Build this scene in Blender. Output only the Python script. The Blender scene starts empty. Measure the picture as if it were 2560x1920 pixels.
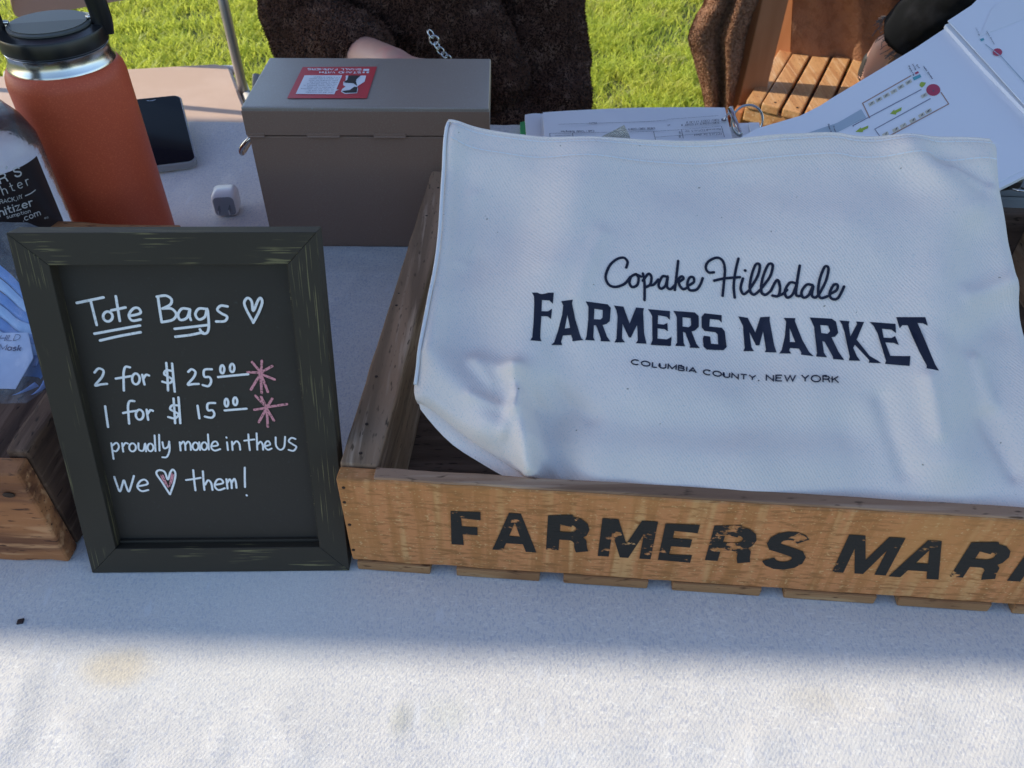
import bpy, bmesh, math, random
import numpy as np
from mathutils import Vector, Matrix, geometry, noise as mnoise
from math import radians, sin, cos, pi
random.seed(7); RNG = np.random.default_rng(7)
SC = bpy.context.scene
COL = SC.collection

# ------------------------------------------------------------------ camera, light, exposure
TZ = 0.74                      # table top height
S = 0.45                       # camera height above the table
FPX = 2029.33; TH = radians(41.92); RO = radians(.5646)
FW = np.array([0, cos(TH), -sin(TH)]); _R = np.array([1., 0, 0]); _U = np.cross(_R, FW)
R2 = cos(RO)*_R + sin(RO)*_U; U2 = -sin(RO)*_R + cos(RO)*_U
C0 = np.array([0, 0, TZ + S])
cd = bpy.data.cameras.new('camera'); cam = bpy.data.objects.new('camera', cd); COL.objects.link(cam)
cd.sensor_width = 36; cd.lens = 36*FPX/2560; cd.clip_start = .02; cd.clip_end = 500
mw = Matrix.Identity(4)
for i in range(3):
    mw[i][0] = R2[i]; mw[i][1] = U2[i]; mw[i][2] = -FW[i]; mw[i][3] = C0[i]
cam.matrix_world = mw
SC.camera = cam
cd.dof.use_dof = True; cd.dof.focus_distance = .60; cd.dof.aperture_fstop = 22
SUN_EL = radians(30); SUN_AZ = radians(-76)      # azimuth from +Y towards +X: the sun stands to the left, a little beyond the table
SUN_DIR = Vector((sin(SUN_AZ)*cos(SUN_EL), cos(SUN_AZ)*cos(SUN_EL), sin(SUN_EL)))
w = bpy.data.worlds.new('World'); SC.world = w; w.use_nodes = True
nt = w.node_tree; bg = nt.nodes['Background']
sky = nt.nodes.new('ShaderNodeTexSky'); sky.sky_type = 'NISHITA'; sky.sun_disc = False
sky.sun_elevation = SUN_EL; sky.sun_rotation = SUN_AZ; sky.altitude = 200; sky.dust_density = .8; sky.air_density = 1.0; sky.ozone_density = 2.2
nt.links.new(sky.outputs[0], bg.inputs[0]); bg.inputs[1].default_value = 0.145
sl = bpy.data.lights.new('sun', 'SUN'); sl.energy = 3.25; sl.angle = radians(.53); sl.color = (1, .90, .72)
so = bpy.data.objects.new('sun', sl); COL.objects.link(so)
so.rotation_euler = SUN_DIR.to_track_quat('Z', 'Y').to_euler()
SC.view_settings.view_transform = 'Standard'; SC.view_settings.look = 'None'
SC.view_settings.exposure = 0.77; SC.view_settings.gamma = 1

# ------------------------------------------------------------------ where a pixel of the photograph meets a plane
def ray(px, py): return FW + R2*(px-1280)/FPX - U2*(py-960)/FPX
def P(px, py, z=0):            # z above the table
    d = ray(px, py); return C0 + d*(TZ+z-C0[2])/d[2]
def PL(px, py, q, n):
    d = ray(px, py); return C0 + d*(np.dot(np.array(q)-C0, n)/np.dot(d, n))
def PY(px, py, y):
    d = ray(px, py); return C0 + d*(y/d[1])

# ------------------------------------------------------------------ materials
MATS = {}
def mat(name, base, rough=.6, metal=0, var=(), bumps=(), spec=.5, sheen=0, trans=0, ior=1.45, alpha=1, coat=0, translucent=None, waves=(), rvar=None):
    """base colour, then noise layers mixed over it: (scale, (sx,sy,sz), colour, lo, hi, detail); bumps: (scale, (s..), strength, dist)"""
    m = bpy.data.materials.new(name); m.use_nodes = True; t = m.node_tree; N = t.nodes; L = t.links
    b = N['Principled BSDF']; tc = N.new('ShaderNodeTexCoord')
    def noisef(scale, st, detail=4, dist=0):
        mp = N.new('ShaderNodeMapping'); mp.inputs['Scale'].default_value = st; L.new(tc.outputs['Object'], mp.inputs[0])
        n = N.new('ShaderNodeTexNoise'); n.inputs['Scale'].default_value = scale; n.inputs['Detail'].default_value = detail
        n.inputs['Distortion'].default_value = dist
        L.new(mp.outputs[0], n.inputs['Vector']); return n.outputs[0]
    def wavef(scale, rot, dist):
        mp = N.new('ShaderNodeMapping'); mp.inputs['Rotation'].default_value = rot; L.new(tc.outputs['Object'], mp.inputs[0])
        n = N.new('ShaderNodeTexWave'); n.inputs['Scale'].default_value = scale; n.inputs['Distortion'].default_value = dist; n.inputs['Detail'].default_value = 2
        n.inputs['Detail Scale'].default_value = 3
        L.new(mp.outputs[0], n.inputs['Vector']); return n.outputs[0]
    def ramp(src, lo, hi):
        r = N.new('ShaderNodeMapRange'); r.inputs[1].default_value = lo; r.inputs[2].default_value = hi; r.interpolation_type = 'SMOOTHSTEP'
        L.new(src, r.inputs[0]); return r.outputs[0]
    rgb = N.new('ShaderNodeRGB'); rgb.outputs[0].default_value = (*base, 1); cur = rgb.outputs[0]
    for v in var:
        sc_, st, c, lo, hi = v[:5]; f = ramp(noisef(sc_, st, v[5] if len(v) > 5 else 4, v[6] if len(v) > 6 else 0), lo, hi)
        mx = N.new('ShaderNodeMix'); mx.data_type = 'RGBA'; L.new(f, mx.inputs[0]); L.new(cur, mx.inputs[6]); mx.inputs[7].default_value = (*c, 1); cur = mx.outputs[2]
    for sc_, rot, dist, c, amt in waves:
        f = N.new('ShaderNodeMath'); f.operation = 'MULTIPLY'; f.inputs[1].default_value = amt; L.new(wavef(sc_, rot, dist), f.inputs[0])
        mx = N.new('ShaderNodeMix'); mx.data_type = 'RGBA'; L.new(f.outputs[0], mx.inputs[0]); L.new(cur, mx.inputs[6]); mx.inputs[7].default_value = (*c, 1); cur = mx.outputs[2]
    L.new(cur, b.inputs['Base Color'])
    b.inputs['Roughness'].default_value = rough; b.inputs['Metallic'].default_value = metal
    b.inputs['Specular IOR Level'].default_value = spec
    if rvar:
        r = N.new('ShaderNodeMapRange'); r.inputs[1].default_value = .35; r.inputs[2].default_value = .65; r.inputs[3].default_value = rough-rvar[1]; r.inputs[4].default_value = rough+rvar[1]
        L.new(noisef(rvar[0], (1, 1, 1)), r.inputs[0]); L.new(r.outputs[0], b.inputs['Roughness'])
    if sheen: b.inputs['Sheen Weight'].default_value = sheen; b.inputs['Sheen Roughness'].default_value = .4
    if trans: b.inputs['Transmission Weight'].default_value = trans; b.inputs['IOR'].default_value = ior
    if coat: b.inputs['Coat Weight'].default_value = coat
    if alpha < 1: b.inputs['Alpha'].default_value = alpha
    prev = None
    for bp in bumps:
        sc_, st, strength, dist = bp[:4]
        bn = N.new('ShaderNodeBump'); bn.inputs['Strength'].default_value = strength; bn.inputs['Distance'].default_value = dist
        if len(bp) > 4: src = wavef(sc_, bp[4], 2.5)
        else: src = noisef(sc_, st, 5)
        L.new(src, bn.inputs['Height'])
        if prev: L.new(prev, bn.inputs['Normal'])
        prev = bn.outputs[0]
    if prev: L.new(prev, b.inputs['Normal'])
    if translucent:
        out = N['Material Output']; tr = N.new('ShaderNodeBsdfTranslucent'); tr.inputs[0].default_value = (*translucent[0], 1)
        ms = N.new('ShaderNodeMixShader'); ms.inputs[0].default_value = translucent[1]
        L.new(b.outputs[0], ms.inputs[1]); L.new(tr.outputs[0], ms.inputs[2]); L.new(ms.outputs[0], out.inputs[0])
        if prev: L.new(prev, tr.inputs['Normal'])
    MATS[name] = m
    return m

ONE = (1, 1, 1)
m_cloth = mat('white_cotton_twill', (.67, .655, .63), .9, spec=.15,
    var=[(750, (1, .45, 1), (.52, .53, .57), .50, .64, 2), (480, (.5, 1, 1), (.75, .74, .71), .55, .72, 2), (3, ONE, (.76, .75, .71), .5, .75), (160, (1, .3, 1), (.70, .70, .70), .62, .74, 3)],
    waves=[(150, (0, 0, radians(38)), 12, (.46, .47, .50), .20)],
    bumps=[(150, ONE, .12, .0004, (0, 0, radians(38))), (520, (1, .6, 1), .4, .0005), (1100, ONE, .35, .0004)])
def add_stain(m, cx, cy, r, col, strength, sy=1):
    t = m.node_tree; N = t.nodes; L = t.links; b = N['Principled BSDF']; tc = N.new('ShaderNodeTexCoord')
    mp = N.new('ShaderNodeMapping'); mp.inputs['Location'].default_value = (-cx/r, -cy/(r*sy), 0); mp.inputs['Scale'].default_value = (1/r, 1/(r*sy), 0); L.new(tc.outputs['Object'], mp.inputs[0])
    ln = N.new('ShaderNodeVectorMath'); ln.operation = 'LENGTH'; L.new(mp.outputs[0], ln.inputs[0])
    n = N.new('ShaderNodeTexNoise'); n.inputs['Scale'].default_value = 25; L.new(tc.outputs['Object'], n.inputs['Vector'])
    ad = N.new('ShaderNodeMath'); ad.operation = 'MULTIPLY_ADD'; ad.inputs[1].default_value = .9; L.new(n.outputs[0], ad.inputs[0]); L.new(ln.outputs[1], ad.inputs[2])
    r_ = N.new('ShaderNodeMapRange'); r_.inputs[1].default_value = 1.4; r_.inputs[2].default_value = .55; r_.inputs[3].default_value = 0; r_.inputs[4].default_value = strength; r_.interpolation_type = 'SMOOTHSTEP'; L.new(ad.outputs[0], r_.inputs[0])
    old = b.inputs['Base Color'].links[0].from_socket
    mx = N.new('ShaderNodeMix'); mx.data_type = 'RGBA'; mx.blend_type = 'MULTIPLY'; L.new(r_.outputs[0], mx.inputs[0]); L.new(old, mx.inputs[6]); mx.inputs[7].default_value = (*col, 1)
    L.new(mx.outputs[2], b.inputs['Base Color'])
_p = P(300, 1670); add_stain(m_cloth, _p[0], _p[1], .034, (.88, .77, .58), .6, .5)
_p = P(1000, 1800); add_stain(m_cloth, _p[0], _p[1], .012, (.8, .81, .76), .8, 1.4)
_p = P(2050, 1745); add_stain(m_cloth, _p[0], _p[1], .03, (.88, .84, .76), .5, .5)
_p = P(1120, 1790); add_stain(m_cloth, _p[0], _p[1], .02, (.85, .87, .82), .5, .8)
m_canvas = mat('natural_canvas', (.86, .765, .70), .88, spec=.15, sheen=.1,
    var=[(5, ONE, (.80, .72, .65), .45, .7), (260, ONE, (.36, .32, .26), .79, .81, 1), (1500, (1, .5, 1), (.66, .66, .64), .55, .75, 1)],
    bumps=[(190, ONE, .25, .0004, (0, 0, radians(-35))), (800, ONE, .5, .0004)])
m_strap = mat('woven_strap', (.74, .70, .60), .9, bumps=[(250, ONE, .9, .001, (0, 0, radians(45))), (250, ONE, .9, .001, (0, 0, radians(-45)))], spec=.1)
m_ink = mat('navy_print', (.012, .015, .035), .62, spec=.3, bumps=[(420, ONE, .3, .0003, (0, 0, radians(-35)))], var=[(30, ONE, (.03, .034, .06), .5, .7)])
m_thread = mat('white_thread', (.82, .82, .82), .8)
def wood(name, base, dark, light, ax, rough=.75, k=1.0):
    st = [1, 1, 1]; st[ax] = .06*k
    st2 = [1, 1, 1]; st2[ax] = .22
    return mat(name, base, rough, spec=.25, var=[(45, st, dark, .42, .68, 6, .6), (140, st, light, .52, .70, 5), (14, ONE, dark, .55, .85, 3), (420, st2, tuple(c*.55 for c in dark), .60, .74, 2)],
               bumps=[(160, st, .6, .0012), (500, st2, .5, .0005)])
m_wood_top = wood('weathered_edge_wood', (.36, .215, .135), (.20, .115, .07), (.46, .31, .21), 0)
m_wood_side = wood('weathered_side_wood', (.38, .235, .145), (.20, .125, .075), (.50, .35, .24), 1)
# the printed front board: saw bands across, worn streaks along
m_front = mat('sawn_front_board', (.56, .235, .092), .7, spec=.25,
    var=[(150, (1, .2, .05), (.44, .185, .062), .44, .62, 3), (95, (1, 1, .06), (.61, .33, .135), .54, .68, 2), (430, (.20, 1, 1), (.33, .145, .05), .46, .68, 6, .5), (7, ONE, (.54, .24, .08), .45, .75, 3), (900, (.5, 1, .8), (.62, .38, .17), .60, .74, 2)],
    bumps=[(150, (1, .2, .05), .4, .0006), (480, (.25, 1, 1), .7, .0005)])
m_slat = wood('slat_wood', (.36, .19, .085), (.20, .09, .04), (.46, .28, .14), 0)
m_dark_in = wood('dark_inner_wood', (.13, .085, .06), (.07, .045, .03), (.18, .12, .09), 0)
m_redwood = wood('old_red_wood', (.38, .155, .06), (.13, .05, .025), (.52, .26, .12), 0, .6, 2.2)
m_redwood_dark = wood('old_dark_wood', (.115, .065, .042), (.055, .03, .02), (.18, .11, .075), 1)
m_nail = mat('rusty_nail', (.05, .03, .02), .6, .6)
def ink_over(mname, basemat, ink, thr_lo, thr_hi):
    m = basemat.copy(); m.name = mname; t = m.node_tree; N = t.nodes; L = t.links; b = N['Principled BSDF']; tc = N.new('ShaderNodeTexCoord')
    mp = N.new('ShaderNodeMapping'); mp.inputs['Scale'].default_value = (.8, 1, 1.3); L.new(tc.outputs['Object'], mp.inputs[0])
    n = N.new('ShaderNodeTexNoise'); n.inputs['Scale'].default_value = 130; n.inputs['Detail'].default_value = 6; n.inputs['Roughness'].default_value = .65; L.new(mp.outputs[0], n.inputs[0])
    n2 = N.new('ShaderNodeTexNoise'); n2.inputs['Scale'].default_value = 35; L.new(tc.outputs['Object'], n2.inputs[0])
    a = N.new('ShaderNodeMath'); a.operation = 'MULTIPLY_ADD'; a.inputs[1].default_value = .45; L.new(n2.outputs[0], a.inputs[0]); L.new(n.outputs[0], a.inputs[2])
    r = N.new('ShaderNodeMapRange'); r.inputs[1].default_value = thr_lo; r.inputs[2].default_value = thr_hi; r.inputs[3].default_value = 1; r.inputs[4].default_value = 0; L.new(a.outputs[0], r.inputs[0])
    old = b.inputs['Base Color'].links[0].from_socket
    mx = N.new('ShaderNodeMix'); mx.data_type = 'RGBA'; L.new(r.outputs[0], mx.inputs[0]); L.new(old, mx.inputs[6]); mx.inputs[7].default_value = (*ink, 1); L.new(mx.outputs[2], b.inputs['Base Color'])
    return m
m_stencil = ink_over('stencil_ink', m_front, (.024, .022, .02), .84, .88)
def rub(name, base, axis):
    m = mat(name, base, .62, spec=.3, var=[(4, ONE, tuple(c*1.25 for c in base), .4, .7)], bumps=[(380, ONE, .18, .0003)])
    t = m.node_tree; N = t.nodes; L = t.links; b = N['Principled BSDF']; tc = N.new('ShaderNodeTexCoord')
    st = [1, 1, 1]; st[axis] = .022
    rt = N.new('ShaderNodeMapping'); rt.inputs['Rotation'].default_value = (radians(18), 0, 0); L.new(tc.outputs['Object'], rt.inputs[0])
    mp = N.new('ShaderNodeMapping'); mp.inputs['Scale'].default_value = st; L.new(rt.outputs[0], mp.inputs[0])
    n = N.new('ShaderNodeTexNoise'); n.inputs['Scale'].default_value = 1250; n.inputs['Detail'].default_value = 1; L.new(mp.outputs[0], n.inputs[0])
    st2 = [1, 1, 1]; st2[axis] = .3
    mp2 = N.new('ShaderNodeMapping'); mp2.inputs['Scale'].default_value = st2; L.new(rt.outputs[0], mp2.inputs[0])
    n2 = N.new('ShaderNodeTexNoise'); n2.inputs['Scale'].default_value = 60; n2.inputs['Detail'].default_value = 3; L.new(mp2.outputs[0], n2.inputs[0])
    r1 = N.new('ShaderNodeMapRange'); r1.inputs[1].default_value = .605; r1.inputs[2].default_value = .65; L.new(n.outputs[0], r1.inputs[0])
    r2 = N.new('ShaderNodeMapRange'); r2.inputs[1].default_value = .49; r2.inputs[2].default_value = .58; L.new(n2.outputs[0], r2.inputs[0])
    r = N.new('ShaderNodeMath'); r.operation = 'MULTIPLY'; L.new(r1.outputs[0], r.inputs[0]); L.new(r2.outputs[0], r.inputs[1]); r2.inputs[4].default_value = .6
    old = b.inputs['Base Color'].links[0].from_socket
    mx = N.new('ShaderNodeMix'); mx.data_type = 'RGBA'; L.new(r.outputs[0], mx.inputs[0]); L.new(old, mx.inputs[6]); mx.inputs[7].default_value = (.25, .215, .10, 1); L.new(mx.outputs[2], b.inputs['Base Color'])
    return m
m_frame_h = rub('rubbed_frame_across', (.037, .030, .021), 0)
m_frame_v = rub('rubbed_frame_upright', (.037, .030, .021), 2)
m_chalk_panel = mat('chalkboard_panel', (.038, .031, .025), .6, spec=.3, var=[(9, (1, 1, 2), (.048, .045, .039), .5, .8, 5, .8), (500, ONE, (.05, .05, .045), .62, .8)], bumps=[(600, ONE, .15, .0002)])
m_chalk_w = mat('white_paint_marker', (.86, .86, .86), .7, var=[(420, ONE, (.62, .62, .62), .56, .74)])
m_chalk_p = mat('pink_chalk', (.72, .30, .33), .95, var=[(900, ONE, (.25, .12, .12), .54, .64, 1)])
m_orange = mat('orange_powder_coat', (.63, .10, .040), .48, spec=.4, bumps=[(1400, ONE, .12, .0002)], var=[(900, ONE, (.74, .15, .06), .5, .7)])
m_steel = mat('brushed_steel', (.62, .62, .61), .22, 1, bumps=[(300, (.02, .02, 1), .08, .0002)])
m_blackplastic = mat('black_plastic', (.012, .012, .013), .28, bumps=[(700, ONE, .1, .0002)])
m_lidtop = mat('grey_lid_disc', (.11, .115, .11), .45, bumps=[(900, ONE, .3, .0003)])
m_lidtop2 = mat('grey_lid_disc_dark_half', (.07, .072, .062), .5, bumps=[(900, ONE, .3, .0003)])
m_screen = mat('phone_glass', (.003, .004, .007), .06, spec=.10, var=[(16, (.15, 1, 1), (.013, .014, .014), .45, .6, 1)])
m_case = mat('clear_phone_case', (.55, .57, .58), .15, trans=.5, coat=.3)
m_white_plastic = mat('white_plastic', (.80, .81, .83), .3)
m_grey_face = mat('grey_plug_face', (.32, .33, .36), .45)
m_prong = mat('plug_prong', (.6, .6, .6), .2, 1)
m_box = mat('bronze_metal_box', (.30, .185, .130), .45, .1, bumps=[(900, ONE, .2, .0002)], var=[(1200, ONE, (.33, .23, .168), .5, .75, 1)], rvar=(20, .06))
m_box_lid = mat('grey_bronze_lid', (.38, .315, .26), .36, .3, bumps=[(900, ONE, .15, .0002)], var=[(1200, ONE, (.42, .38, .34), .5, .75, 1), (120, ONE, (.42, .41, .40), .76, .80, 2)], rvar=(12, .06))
m_red = mat('red_card', (.60, .035, .045), .4)
m_paper = mat('white_paper', (.82, .83, .85), .7, spec=.3, var=[(12, ONE, (.78, .79, .82), .45, .7)])
m_paper2 = mat('glossy_white_paper', (.84, .85, .88), .45, spec=.5)
m_print = mat('grey_print', (.12, .12, .15), .7)
m_printlight = mat('pale_print', (.38, .39, .42), .7)
def flat(name, c, r=.6): return mat(name, c, r)
m_mapbrown = flat('map_brown_line', (.42, .25, .18)); m_mapblue = flat('map_blue_grey', (.42, .50, .56)); m_mapgreen = flat('map_green', (.36, .46, .05))
m_mapred = flat('map_red', (.48, .05, .10)); m_mapteal = flat('map_teal', (.10, .38, .42)); m_maptan = flat('map_tan', (.68, .62, .48)); m_mapline = flat('map_grey_line', (.24, .24, .30))
m_white = flat('plain_white', (.82, .83, .85)); m_black = flat('plain_black', (.02, .018, .018)); m_greenedge = flat('green_tab', (.05, .35, .12))
m_label = mat('black_bottle_label', (.018, .012, .014), .38, coat=.2)
m_labelink = mat('pale_label_ink', (.62, .60, .58), .5)
m_clear = mat('clear_bottle', (1, 1, 1), .03, trans=1, ior=1.2)
m_gel = mat('sanitizer_gel', (.97, .98, 1), .03, trans=.96, ior=1.36, bumps=[(60, ONE, .5, .002)])
m_poly = mat('clear_cellophane', (.85, .88, .92), .10, spec=1, alpha=.16, bumps=[(60, ONE, 1, .006), (160, ONE, .6, .002)])
m_blue = mat('blue_mask_cloth', (.13, .30, .66), .85, bumps=[(300, ONE, .3, .0005)], var=[(25, (1, .3, 1), (.30, .48, .80), .5, .75, 2)])
m_ltblue = mat('pale_blue_mask_cloth', (.42, .62, .88), .85)
m_strapblue = mat('pale_elastic', (.38, .50, .85), .7)
m_card = mat('pale_blue_card', (.58, .68, .88), .6)
m_cardink = mat('navy_card_ink', (.03, .04, .15), .6)
m_coat = mat('dark_brown_plush', (.032, .015, .010), .98, sheen=.1, spec=.1, var=[(60, ONE, (.050, .027, .020), .48, .7, 5)], bumps=[(130, ONE, 1, .006), (420, ONE, .8, .002)])
m_coatfur = mat('plush_pile', (.105, .052, .036), .9, spec=.1, var=[(50, ONE, (.20, .115, .082), .48, .72)])
m_skin = mat('skin', (.62, .36, .28), .5, var=[(35, ONE, (.66, .30, .25), .5, .75)], bumps=[(300, ONE, .15, .0004)], spec=.4)
m_jeans = mat('black_denim', (.008, .009, .011), .95, spec=.1, bumps=[(500, ONE, .5, .0006, (0, 0, .7))], var=[(20, ONE, (.016, .017, .021), .5, .7)])
m_hair = mat('auburn_hair', (.16, .07, .03), .5, bumps=[(200, (1, 1, .05), 1, .003)])
m_eye = mat('eye', (.05, .03, .02), .1)
m_shoe = mat('dark_shoe', (.02, .02, .022), .5)
m_denimfray = mat('frayed_denim', (.10, .10, .11), .9)
m_chain = mat('silver_chain', (.66, .66, .64), .25, 1)
m_blanket = mat('brown_fleece', (.33, .175, .105), .97, sheen=0, spec=.1, var=[(45, ONE, (.27, .14, .082), .45, .65, 5)], bumps=[(160, ONE, 1, .004)])
m_blanketfur = mat('fleece_pile', (.48, .28, .185), .95, spec=.05, var=[(130, ONE, (.30, .16, .10), .45, .65)])
m_patio = mat('stained_patio_wood', (.46, .19, .085), .55, spec=.3, var=[(30, (1, 1, .1), (.40, .155, .065), .4, .7, 4)], bumps=[(120, (1, 1, .1), .2, .001)])
m_patioslat = wood('worn_patio_slat', (.60, .33, .15), (.45, .20, .085), (.68, .44, .25), 1, .5)
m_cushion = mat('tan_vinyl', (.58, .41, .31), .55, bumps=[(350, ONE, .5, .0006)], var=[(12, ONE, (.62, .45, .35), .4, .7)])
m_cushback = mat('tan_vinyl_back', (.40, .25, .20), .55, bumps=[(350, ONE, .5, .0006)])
m_tube = mat('grey_chair_tube', (.36, .33, .31), .35, .6)
m_whitetube = mat('pale_chair_frame', (.72, .70, .67), .35)
m_grassblade = mat('grass_blade', (.40, .47, .06), .5, spec=.3, var=[(3, ONE, (.50, .50, .09), .42, .62, 3), (14, ONE, (.26, .36, .05), .55, .7, 3), (7, ONE, (.52, .46, .24), .57, .68, 3)], translucent=((.68, .74, .12), .5))
m_ground = mat('turf_soil', (.10, .13, .025), .95, var=[(3, ONE, (.20, .17, .07), .5, .68, 4), (30, ONE, (.06, .09, .02), .45, .6, 4), (90, ONE, (.28, .27, .10), .6, .7)], bumps=[(60, ONE, 1, .02)])
m_added_canopy = mat('added_canopy_fabric', (.30, .27, .42), .8, translucent=((.15, .13, .27), .5))  # fabric of the added roof, violet chosen to tint the shade
m_pole = mat('white_pole', (.7, .7, .7), .4)
m_tabletop = mat('grey_table_plastic', (.5, .5, .5), .5)
m_greybox = mat('grey_document_box', (.20, .22, .24), .6)
m_crumb = flat('dark_crumb', (.02, .008, .01))
m_speck = flat('bird_hair', (.2, .16, .1))

# ------------------------------------------------------------------ building helpers
def wl(o):
    v = np.zeros(3)
    while o is not None: v = v + np.array(o.location); o = o.parent
    return v
def thing(name, label, cat, loc, group=None):
    o = bpy.data.objects.new(name, None); COL.objects.link(o); o.location = [float(x) for x in loc]; o['label'] = label; o['category'] = cat
    o.empty_display_size = .02
    if group: o['group'] = group
    return o
def part(name, VF, m, parent=None, smooth=False, label=None, kind=None, cat=None, group=None, auto=None):
    V, F = VF; V = np.asarray(V, float)
    me = bpy.data.meshes.new(name)
    base = wl(parent) if parent is not None else np.zeros(3)
    me.from_pydata((V-base).tolist(), [], [tuple(int(i) for i in f) for f in F]); me.update()
    if isinstance(m, (list, tuple)):
        for x in m: me.materials.append(x)
    else: me.materials.append(m)
    o = bpy.data.objects.new(name, me); COL.objects.link(o)
    if parent is not None: o.parent = parent
    if smooth:
        me.polygons.foreach_set('use_smooth', [True]*len(me.polygons))
        if auto:
            import bmesh as _b
            bm = _b.new(); bm.from_mesh(me)
            for e in bm.edges:
                if len(e.link_faces) == 2 and e.calc_face_angle(0) > radians(auto): e.smooth = False
            bm.to_mesh(me); bm.free()
    if label: o['label'] = label
    if kind: o['kind'] = kind
    if cat: o['category'] = cat
    if group: o['group'] = group
    return o
def join(*vfs):
    V = []; F = []; n = 0
    for v, f in vfs:
        V.append(np.asarray(v, float)); F += [tuple(i+n for i in q) for q in f]; n += len(v)
    return np.concatenate(V), F
def slab(o, u, v, t, bev=.0006, jit=0, seg=2):
    """box with corner o and edge vectors u, v, t, edges bevelled"""
    o, u, v, t = (np.array(x, float) for x in (o, u, v, t))
    lu, lv, lt = (np.linalg.norm(x) for x in (u, v, t))
    bm = bmesh.new(); bmesh.ops.create_cube(bm, size=1)
    for q in bm.verts: q.co = Vector(((q.co.x+.5)*lu, (q.co.y+.5)*lv, (q.co.z+.5)*lt))
    if bev: bmesh.ops.bevel(bm, geom=list(bm.edges), offset=min(bev, .45*min(lu, lv, lt)), segments=seg, affect='EDGES', profile=.6)
    if jit:
        L = max(lu, lv, lt); n = int(L/.012)
        if n > 1:
            ax = (lu, lv, lt).index(L); no = [0, 0, 0]; no[ax] = 1
            for i in range(1, n):
                co = [0, 0, 0]; co[ax] = L*i/n
                bmesh.ops.bisect_plane(bm, geom=list(bm.verts)+list(bm.edges)+list(bm.faces), plane_co=co, plane_no=no)
        for q in bm.verts:
            p = q.co*38
            q.co += Vector((mnoise.noise(p), mnoise.noise(p+Vector((9, 2, 5))), mnoise.noise(p+Vector((3, 7, 1)))))*jit
    bm.normal_update()
    R = np.array([u/lu, v/lv, t/lt])
    V = np.array([list(q.co) for q in bm.verts])@R + o
    F = [[q.index for q in f.verts] for f in bm.faces]
    if np.dot(np.cross(R[0], R[1]), R[2]) < 0: F = [f[::-1] for f in F]
    bm.free(); return V, F
def frames(pts):
    pts = np.array(pts, float); T = np.gradient(pts, axis=0); T /= np.linalg.norm(T, axis=1)[:, None]+1e-12
    a = np.array([0, 0, 1.]) if abs(T[0][2]) < .9 else np.array([1., 0, 0]); N = []
    n = np.cross(T[0], a); n /= np.linalg.norm(n)
    for t in T:
        n = n - t*np.dot(n, t); n /= np.linalg.norm(n); N.append(n)
    N = np.array(N); return pts, T, N, np.cross(T, N)
def tube(pts, r, n=12, closed=False, ry=None):
    pts, T, N, B = frames(pts); r = np.broadcast_to(np.asarray(r, float), (len(pts),)); V = []; F = []
    ry = r if ry is None else np.broadcast_to(np.asarray(ry, float), (len(pts),))
    for i, p in enumerate(pts):
        for k in range(n):
            a = 2*pi*k/n; V.append(p + N[i]*cos(a)*r[i] + B[i]*sin(a)*ry[i])
    m = len(pts)
    for i in range(m if closed else m-1):
        j = (i+1) % m
        for k in range(n): F.append((i*n+k, i*n+(k+1) % n, j*n+(k+1) % n, j*n+k))
    if not closed: F.append(tuple(range(n))[::-1]); F.append(tuple((m-1)*n+k for k in range(n)))
    return np.array(V), F
def lathe(c, prof, n=48, cap0=True, cap1=True, squash=1):
    V = []; F = []
    for r, z in prof:
        for k in range(n):
            a = 2*pi*k/n; V.append((c[0]+r*cos(a), c[1]+r*squash*sin(a), c[2]+z))
    m = len(prof)
    for i in range(m-1):
        for k in range(n): F.append((i*n+k, i*n+(k+1) % n, (i+1)*n+(k+1) % n, (i+1)*n+k))
    if cap0: F.append(tuple(range(n))[::-1])
    if cap1: F.append(tuple((m-1)*n+k for k in range(n)))
    return np.array(V), F
def ball(c, r, nu=16, nv=10):
    r = np.broadcast_to(np.asarray(r, float), (3,)); V = [(c[0], c[1], c[2]-r[2])]; F = []
    for i in range(1, nv):
        t = -pi/2+pi*i/nv
        for k in range(nu): a = 2*pi*k/nu; V.append((c[0]+r[0]*cos(t)*cos(a), c[1]+r[1]*cos(t)*sin(a), c[2]+r[2]*sin(t)))
    V.append((c[0], c[1], c[2]+r[2])); e = len(V)-1
    for k in range(nu):
        F.append((0, 1+(k+1) % nu, 1+k)); F.append((e, 1+(nv-2)*nu+k, 1+(nv-2)*nu+(k+1) % nu))
        for i in range(nv-2): F.append((1+i*nu+k, 1+i*nu+(k+1) % nu, 1+(i+1)*nu+(k+1) % nu, 1+(i+1)*nu+k))
    return np.array(V), F
def capsule(a, b, ra, rb, n=16):
    a, b = np.array(a, float), np.array(b, float)
    return join(tube([a, a+(b-a)*.5, b], [ra, (ra+rb)/2, rb], n), ball(a, ra, n, 8), ball(b, rb, n, 8))
def smooth_line(pts, k=5):
    pts = [np.array(p, float) for p in pts]
    if len(pts) < 3: return np.array(pts)
    out = []
    for i in range(len(pts)-1):
        p0 = pts[max(i-1, 0)]; p1 = pts[i]; p2 = pts[i+1]; p3 = pts[min(i+2, len(pts)-1)]
        for j in range(k):
            t = j/k; out.append(.5*((2*p1)+(-p0+p2)*t+(2*p0-5*p1+4*p2-p3)*t*t+(-p0+3*p1-3*p2+p3)*t**3))
    out.append(pts[-1]); return np.array(out)
MITRE_CAP = [2.2]
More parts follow.
